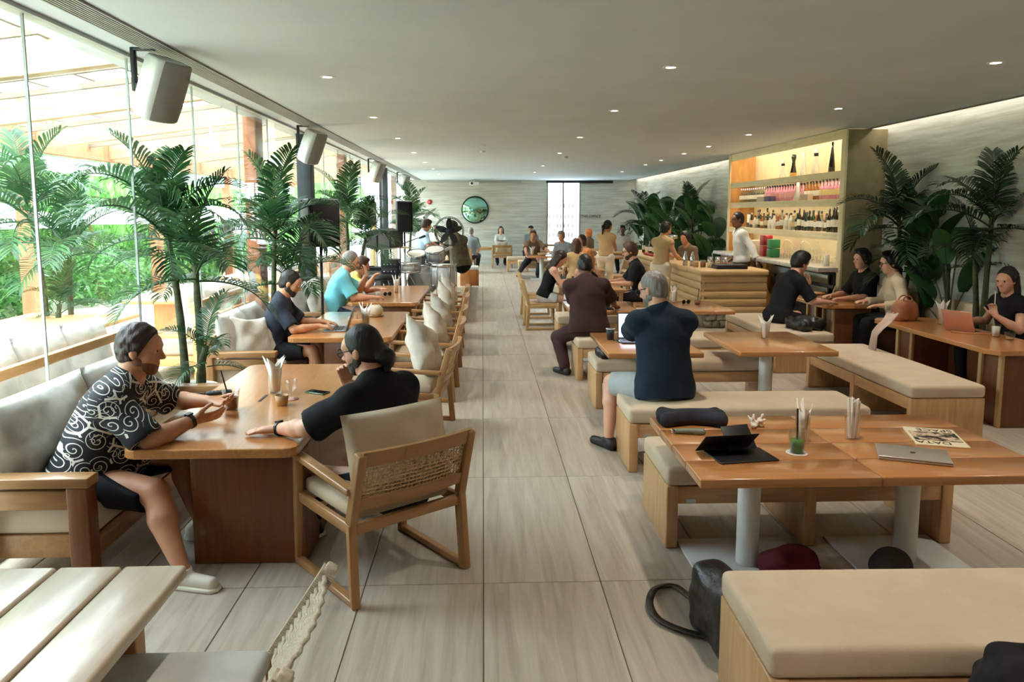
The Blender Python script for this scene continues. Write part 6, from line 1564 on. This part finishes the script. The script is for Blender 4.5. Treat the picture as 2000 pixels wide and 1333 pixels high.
mkobj('tissue', Q.mesh(.004, [((0, 0, 0), V3(0, 0, -1))], .003, 120), paper, t)
tb = empty('tablet', at(1432, 890, z), R(8)); tag(tb, 'black tablet propped in a folding cover', 'tablet')
rbox('cover_base', (.03, -.02, .004), (.30, .2, .007), plain('tablet_black', S(6, 6, 8), .5), tb, .003); rbox('screen_panel', (-.02, .03, .058), (.28, .006, .16), MATS['tablet_black'], tb, .003, 2, (R(48), 0, 0)); rbox('cover_flap', (.08, .10, .05), (.16, .005, .15), MATS['tablet_black'], tb, .002, 2, (R(-42), 0, R(8)))
def soft_box(name, p, size, label, m, cat, rzz=0, noise=.006, k=.04, extra=None, taper=.0, tilt=0.):
    t = empty(name, p, R(rzz)); tag(t, label, cat); Q = SDF(); w, d, h = size
    r = min(w, d, h) * .38
    for sx_ in (-1, 1):
        for sy_ in (-1, 1):
            Q.cone((sx_ * (w / 2 - r), sy_ * (d / 2 - r), r), (sx_ * (w / 2 - r) * (1 - taper), sy_ * (d / 2 - r) * (1 - taper), h - r), r, r * (1 - taper * .4), k)
    for zz in (r, h * .5, h - r):
        f = 1 - taper * (zz / h); Q.cone((-(w / 2 - r) * f, 0, zz), ((w / 2 - r) * f, 0, zz), min(d / 2, h / 2, r * 1.5), min(d / 2, h / 2, r * 1.5), k)
        Q.cone((-(w / 2 - r) * f, -(d / 2 - r) * f, zz), ((w / 2 - r) * f, (d / 2 - r) * f, zz), r, r, k); Q.cone((-(w / 2 - r) * f, (d / 2 - r) * f, zz), ((w / 2 - r) * f, -(d / 2 - r) * f, zz), r, r, k)
    o = mkobj('body', Q.mesh(max(.006, max(size) / 70), [((0, 0, .0), V3(0, 0, -1))], noise, 24, seed=int(w * 100)), m, t)
    return t
darkcl = cloth('dark_felt', S(46, 46, 54), 1.25); leath = tex('black_leather', S(20, 18, 18), S(36, 32, 30), nscale=12, rough=.38, bump=.4, bscale=30); brleath = tex('brown_leather', S(150, 92, 60), S(176, 112, 76), nscale=10, rough=.5, bump=.2, bscale=30)
soft_box('folded_pouch', at(1350, 828, z), (.36, .19, .075), 'dark grey padded sleeve folded on the plank table', darkcl, 'sleeve', -3, .002, .02)
t = empty('pocket_case', at(1345, 848, z), R(-6)); tag(t, 'small grey glasses case beside the dark sleeve', 'case'); Q = SDF(); Q.cone((-.06, 0, .014), (.07, -.005, .014), .016, .02, .01); mkobj('case', Q.mesh(.005, [((0, 0, 0), V3(0, 0, -1))]), plain('case_grey', S(120, 128, 112), .5), t); cyl('zip_pull', .009, .02, chrome, t, (-.085, 0, .004), 8)
napkin_glass(at(1494, 662, z), 'napkin glass on the empty oak table')
laptop(Vector((1.43, 6.82, z)), -2, 'open laptop with glowing page before the navy man', 98, S(60, 60, 64), .34, .24, lit)
t = empty('coffee_cup', at(1192, 664, z)); tag(t, 'black takeaway coffee cup with white rim', 'cup'); lathe('cup', [(0, 0), (.03, 0), (.042, .105), (.039, .105), (.028, .005), (0, .005)], blackm, t); lathe('rim', [(.042, .103), (.044, .107), (.038, .11)], paper, t); lathe('coffee', [(0, .09), (.037, .09)], plain('coffee_milk', S(170, 130, 96), .4), t)
phone(at(1212, 668, z), 20, 'black phone leaning by the coffee cup', S(16, 16, 18)).rotation_euler = (R(0), R(0), R(20))
soft_box('sling_bag', Vector((1.28, 7.12, .46)), (.34, .22, .09), 'flat black bag lying on the bench under the oak table', leath, 'bag', 10, .003)
laptop(Vector((1.42, 9.22, z)), 2, 'open black laptop before the man in maroon', 100, S(20, 20, 22), .36, .25)
for i, (px, py) in enumerate(((1106, 592), (1114, 597))):
    b = mkobj('water_bottle', std(.22, .033, g_clear, lab_w, cap_w) if i == 0 else tum, None, None, at(px, py, z), (0, 0, 0), True); tag(b, ('clear water bottle on the maroon man table', 'water tumbler beside the clear bottle')[i], 'bottle')
napkin_glass(at(1316, 592, z), 'napkin glass on the table before the bar')
def sunglasses(p, rzz, label):
    t = empty('sunglasses', p, R(rzz)); tag(t, label, 'sunglasses')
    for s in (-1, 1): lathe('lens', [(0, -.002), (.026, -.002), (.028, 0), (.026, .002), (0, .002)], bk, t, (s * .034, 0, .028), 16, (R(90), 0, 0)); barobj('temple', (s * .062, 0, .036), (s * .055, .12, .004), .004, .004, bk, t)
    barobj('bridge', (-.01, 0, .034), (.01, 0, .034), .004, .004, bk, t)
sunglasses(at(1340, 594, z), 15, 'dark sunglasses on the table before the bar')
cup(at(1362, 596, z), 'brown iced drink with straw on the table before the bar', coffee, .1, .045)
# laptop table and turquoise table
laptop(Vector((-1.50, 7.66, z)), -86, 'open laptop the man in slate tee types on', 108, S(120, 122, 126), .33, .23)
napkin_glass(at(714, 640, z), 'napkin glass on the laptop man table', sc=1.2)
t = empty('coconut', at(734, 618, z)); tag(t, 'trimmed white coconut with straw on a saucer', 'coconut'); lathe('saucer', [(0, 0), (.07, 0), (.095, .012), (.09, .016), (0, .006)], clay, t, n=24); lathe('shell', [(0, .01), (.06, .012), (.085, .05), (.085, .09), (.05, .13), (.03, .13), (.03, .1), (0, .1)], tex('coconut_flesh', S(214, 198, 170), S(228, 214, 190), nscale=12, rough=.7), t, n=18)
b = MB(); b.tube([(0, 0, .08), (.05, .02, .21)], .006, 6); b.build('straw', clay, t)
mb_ = empty('menu_box', at(700, 630, z), R(8)); tag(mb_, 'low wooden menu box behind the laptop screen', 'menu box'); rbox('box', (0, 0, .025), (.22, .3, .05), 'oak_X', mb_, .004)
for k_ in range(3): rbox('menu_card', (-.06 + .05 * k_, 0, .07), (.004, .24, .09), 'oak_Y', mb_, .001)
napkin_glass(at(775, 572, z), 'napkin glass on the turquoise man table', sc=1.2); cup(at(738, 584, z), 'tall clear glass at the near edge of the turquoise man table', plain('water_milky', S(214, 210, 200), .3), .16, .04, straw=False, name='tall_glass', mat2=cupglass)
sunglasses(at(757, 578, z), 30, 'folded sunglasses on the turquoise man table'); phone(at(700, 600, z + .02), 70, 'phone under the turquoise man hands', S(40, 40, 60))
soft_box('backpack', Vector((-2.08, 8.08, .4)), (.32, .38, .34), 'dark grey backpack on the sofa beside the laptop man', cloth('pack_cloth', S(52, 56, 64)), 'backpack', 0, .006, .05, taper=.3)
# teak wall tables
zr = .69
def plate_food(p, label):
    t = empty('pizza_plate', p); tag(t, label, 'plate'); lathe('plate', [(0, 0), (.08, 0), (.15, .012), (.145, .018), (0, .006)], plain('plate_red', S(140, 60, 40), .4), t, n=28); lathe('pizza', [(0, .03), (.11, .03), (.135, .026), (.135, .012)], tex('pizza', S(196, 120, 60), S(224, 196, 130), nscale=26, rough=.7), t, n=24)
plate_food(at(1592, 575, zr), 'pizza on a plate before the eating man')
cup(at(1611, 570, zr), 'pale iced drink with straw on the pizza table', plain('lemonade', S(196, 200, 170), .3), .13, .042)
mn = empty('menu_card', at(1631, 578, zr), R(70)); tag(mn, 'folded menu card standing on the pizza table', 'menu'); rbox('card', (0, -.02, .07), (.14, .004, .14), plain('card_tan', S(214, 180, 140), .7), mn, .001, 2, (R(-16), 0, 0)); rbox('card', (0, .02, .07), (.14, .004, .14), MATS['card_tan'], mn, .001, 2, (R(16), 0, 0))
t = empty('snack_bowl', at(1646, 578, zr)); tag(t, 'small snack bowl beside the menu card', 'bowl'); lathe('bowl', [(0, 0), (.035, 0), (.07, .04), (.066, .04), (.03, .008), (0, .008)], clay, t); lathe('snack', [(0, .035), (.058, .032)], MATS['pizza'], t)
cup(at(1684, 584, zr), 'short glass of yellow drink on the pizza table', plain('mango', S(216, 170, 60), .3), .1, .04, straw=False, name='short_drink', mat2=cupglass, level=.4)
bkk = empty('notebook', at(1706, 592, zr), R(10)); tag(bkk, 'closed notebook and tablet at the pizza table corner', 'notebook'); rbox('cover', (0, 0, .012), (.24, .17, .006), plain('book_dark', S(60, 50, 44), .5), bkk, .002); rbox('pages', (0, 0, .0045), (.235, .165, .009), paper, bkk, .001)
hb = soft_box('leather_bag', at(1766, 626, zr), (.24, .15, .2), 'brown leather handbag on the teak wall table', brleath, 'handbag', 15, .004, .04, taper=.2)
for s in (-1, 1):
    b = MB(); b.tube([(s * .07 * math.cos(a) * 1.1, .03 * s, .17 + .1 * math.sin(a)) for a in np.linspace(0, math.pi, 11)], .007, 6); b.build('handle', brleath, hb, smooth=True)
sc_ = empty('scarf', at(1726, 640, zr)); tag(sc_, 'pale pink scarf hanging off the teak table corner', 'scarf')
b = MB(); vs = []; n1, n2 = 16, 10
pth = [(.16, .10, .10), (.12, .06, .14), (.06, .02, .10), (.0, -.02, .05), (-.07, -.04, .01), (-.12, -.05, -.05), (-.125, -.05, -.14), (-.13, -.05, -.25), (-.13, -.05, -.34)]
for i in range(n1 + 1):
    f = i / n1 * (len(pth) - 1); k = min(int(f), len(pth) - 2); c = Vector(pth[k]).lerp(Vector(pth[k + 1]), f - k)
    for j in range(n2 + 1):
        u = -1 + 2 * j / n2; vs.append(c + Vector((.018 * math.sin(6 * u + i * .3), u * (.09 - .03 * i / n1), .012 * math.sin(7 * u + i * .5))))
b.add(vs, [(i * (n2 + 1) + j, i * (n2 + 1) + j + 1, (i + 1) * (n2 + 1) + j + 1, (i + 1) * (n2 + 1) + j) for i in range(n1) for j in range(n2)])
o = b.build('cloth', cloth('scarf_pink', S(190, 164, 150)), sc_, smooth=True); md = o.modifiers.new('s', 'SOLIDIFY'); md.thickness = .006
napkin_glass(at(1838, 634, zr), 'napkin glass on the teak wall table', sc=1.15)
laptop(Vector((4.74, 7.12, zr)), 112, 'open pink laptop seen from behind on the teak wall table', 110, S(214, 160, 140), .31, .215)
mf_ = rbox('wood_menu', (at(1896, 650, zr).x, at(1896, 650, zr).y, zr + .006), (.34, .2, .01), 'table_X', r=.003, rot=(0, 0, R(-30))); tag(mf_, 'flat wooden menu board on the teak wall table', 'menu')
cup(at(1944, 658, zr), 'clear glass with paper sleeve beside the pink laptop', plain('sleeve_white', S(226, 220, 210), .7), .12, .04, straw=False, name='water_glass', mat2=cupglass, level=.8)
cup(at(1972, 664, zr), 'low clear glass nearest the right picture edge', plain('water_clear', S(190, 160, 130), .1), .07, .042, straw=False, name='low_glass', mat2=cupglass, level=.3)
pn = MB(); pn.tube([(4.93, 7.02, .93), (4.90, 6.98, 1.10)], .005, 6); o = pn.build('pen', plain('pen_white', S(226, 220, 214), .4)); tag(o, 'white pen held upright by the woman with pink laptop', 'pen')
soft_box('black_bag', Vector((3.82, 8.72, .46)), (.3, .34, .14), 'black crumpled bag on the bench beside the eating man', leath, 'bag', 20, .008, .05)
# floor bags
bg = soft_box('shoulder_bag', Vector((1.0, 2.98, 0)), (.36, .16, .29), 'black leather shoulder bag on the floor beside the near bench', leath, 'bag', 100, .006, .05, taper=.15)
bg.location = (1.03, 3.03, 0)
def spline(pts, n=6):
    pts = [Vector(p) for p in pts]; o = []
    for i in range(len(pts) - 1):
        p0, p1, p2, p3 = pts[max(i - 1, 0)], pts[i], pts[i + 1], pts[min(i + 2, len(pts) - 1)]
        for k in range(n):
            t = k / n; o.append(.5 * (2 * p1 + (p2 - p0) * t + (2 * p0 - 5 * p1 + 4 * p2 - p3) * t * t + (3 * p1 - p0 - 3 * p2 + p3) * t ** 3))
    return o + [pts[-1]]
sp_ = spline([(1.02, 3.20, .17), (.96, 3.19, .10)] + [tuple(at(px, py, .016)) for px, py in ((1318, 1146), (1280, 1152), (1269, 1180), (1285, 1210), (1325, 1230), (1370, 1243), (1410, 1252))])
b = MB(); vs = []
for i, p in enumerate(sp_):
    tg = (sp_[min(i + 1, len(sp_) - 1)] - sp_[max(i - 1, 0)]).normalized(); sd = tg.cross(Vector((0, 0, 1))).normalized() * .017
    vs += [p - sd, p + sd, p + sd + Vector((0, 0, .006)), p - sd + Vector((0, 0, .006))]
b.add(vs, [(4 * i + k, 4 * i + (k + 1) % 4, 4 * i + 4 + (k + 1) % 4, 4 * i + 4 + k) for i in range(len(sp_) - 1) for k in range(4)])
inv = Matrix.Translation(bg.location) @ Matrix.Rotation(R(100), 4, 'Z'); inv = inv.inverted()
b.v = [tuple(inv @ Vector(v)) for v in b.v]; b.build('strap', leath, bg, smooth=True)
bg2 = MB(); bg2.tube([(.17 + .02 * math.cos(a), .02, .22 + .03 * math.sin(a)) for a in np.linspace(0, 6.28, 12)], .004, 6); bg2.build('ring', chrome, bg)
soft_box('maroon_bag', Vector((1.56, 3.62, .013)), (.26, .16, .10), 'dark red cloth bag on the floor by the table leg', cloth('maroon_bag', S(84, 26, 34)), 'bag', 15, .01, .05, taper=.35)
soft_box('dark_bag', Vector((2.06, 3.56, .013)), (.15, .12, .11), 'dark bag on the floor beside the right table leg', cloth('grey_bag', S(60, 56, 50)), 'bag', 10, .006, .05, taper=.7)
soft_box('dark_backpack', Vector((1.62, 1.98, 0)), (.36, .26, .55), 'black fuzzy backpack at the bottom right corner', cloth('fuzzy_black', S(24, 24, 26), 1.6), 'backpack', 12, .012, .06, taper=.3)
# far tables
for i, (x, y) in enumerate(((1.35, 20.7), (1.62, 12.3), (1.78, 11.7), (2.05, 16.2), (3.45, 20.4))):
    napkin_glass(Vector((x, y, TZ)), 'napkin glass ' + ('before the brown polo man', 'in the middle of the shared oak table', 'beside the copper haired woman', 'on the brown haired women table', 'behind the bar end')[i], sc=1.2)
laptop(Vector((.66, 26.3, TZ)), 180, 'dark laptop before the woman at the end wall', 105, S(70, 66, 62))
laptop(Vector((-1.6, 25.2, TZ)), 180, 'dark tablet screen in the far glass corner', 105, S(30, 30, 32))
t = empty('basket', Vector((1.62, 20.65, TZ))); tag(t, 'small woven basket before the brown polo man', 'basket'); lathe('basket', [(0, 0), (.09, 0), (.13, .08), (.12, .08), (.08, .01), (0, .01)], canem, t); lathe('chips', [(0, .07), (.11, .06)], MATS['pizza'], t)
phone(Vector((1.5, 12.02, .80)), 80, 'phone in the hands of the woman in black top', S(24, 24, 26)).rotation_euler = (R(0), R(30), R(80))
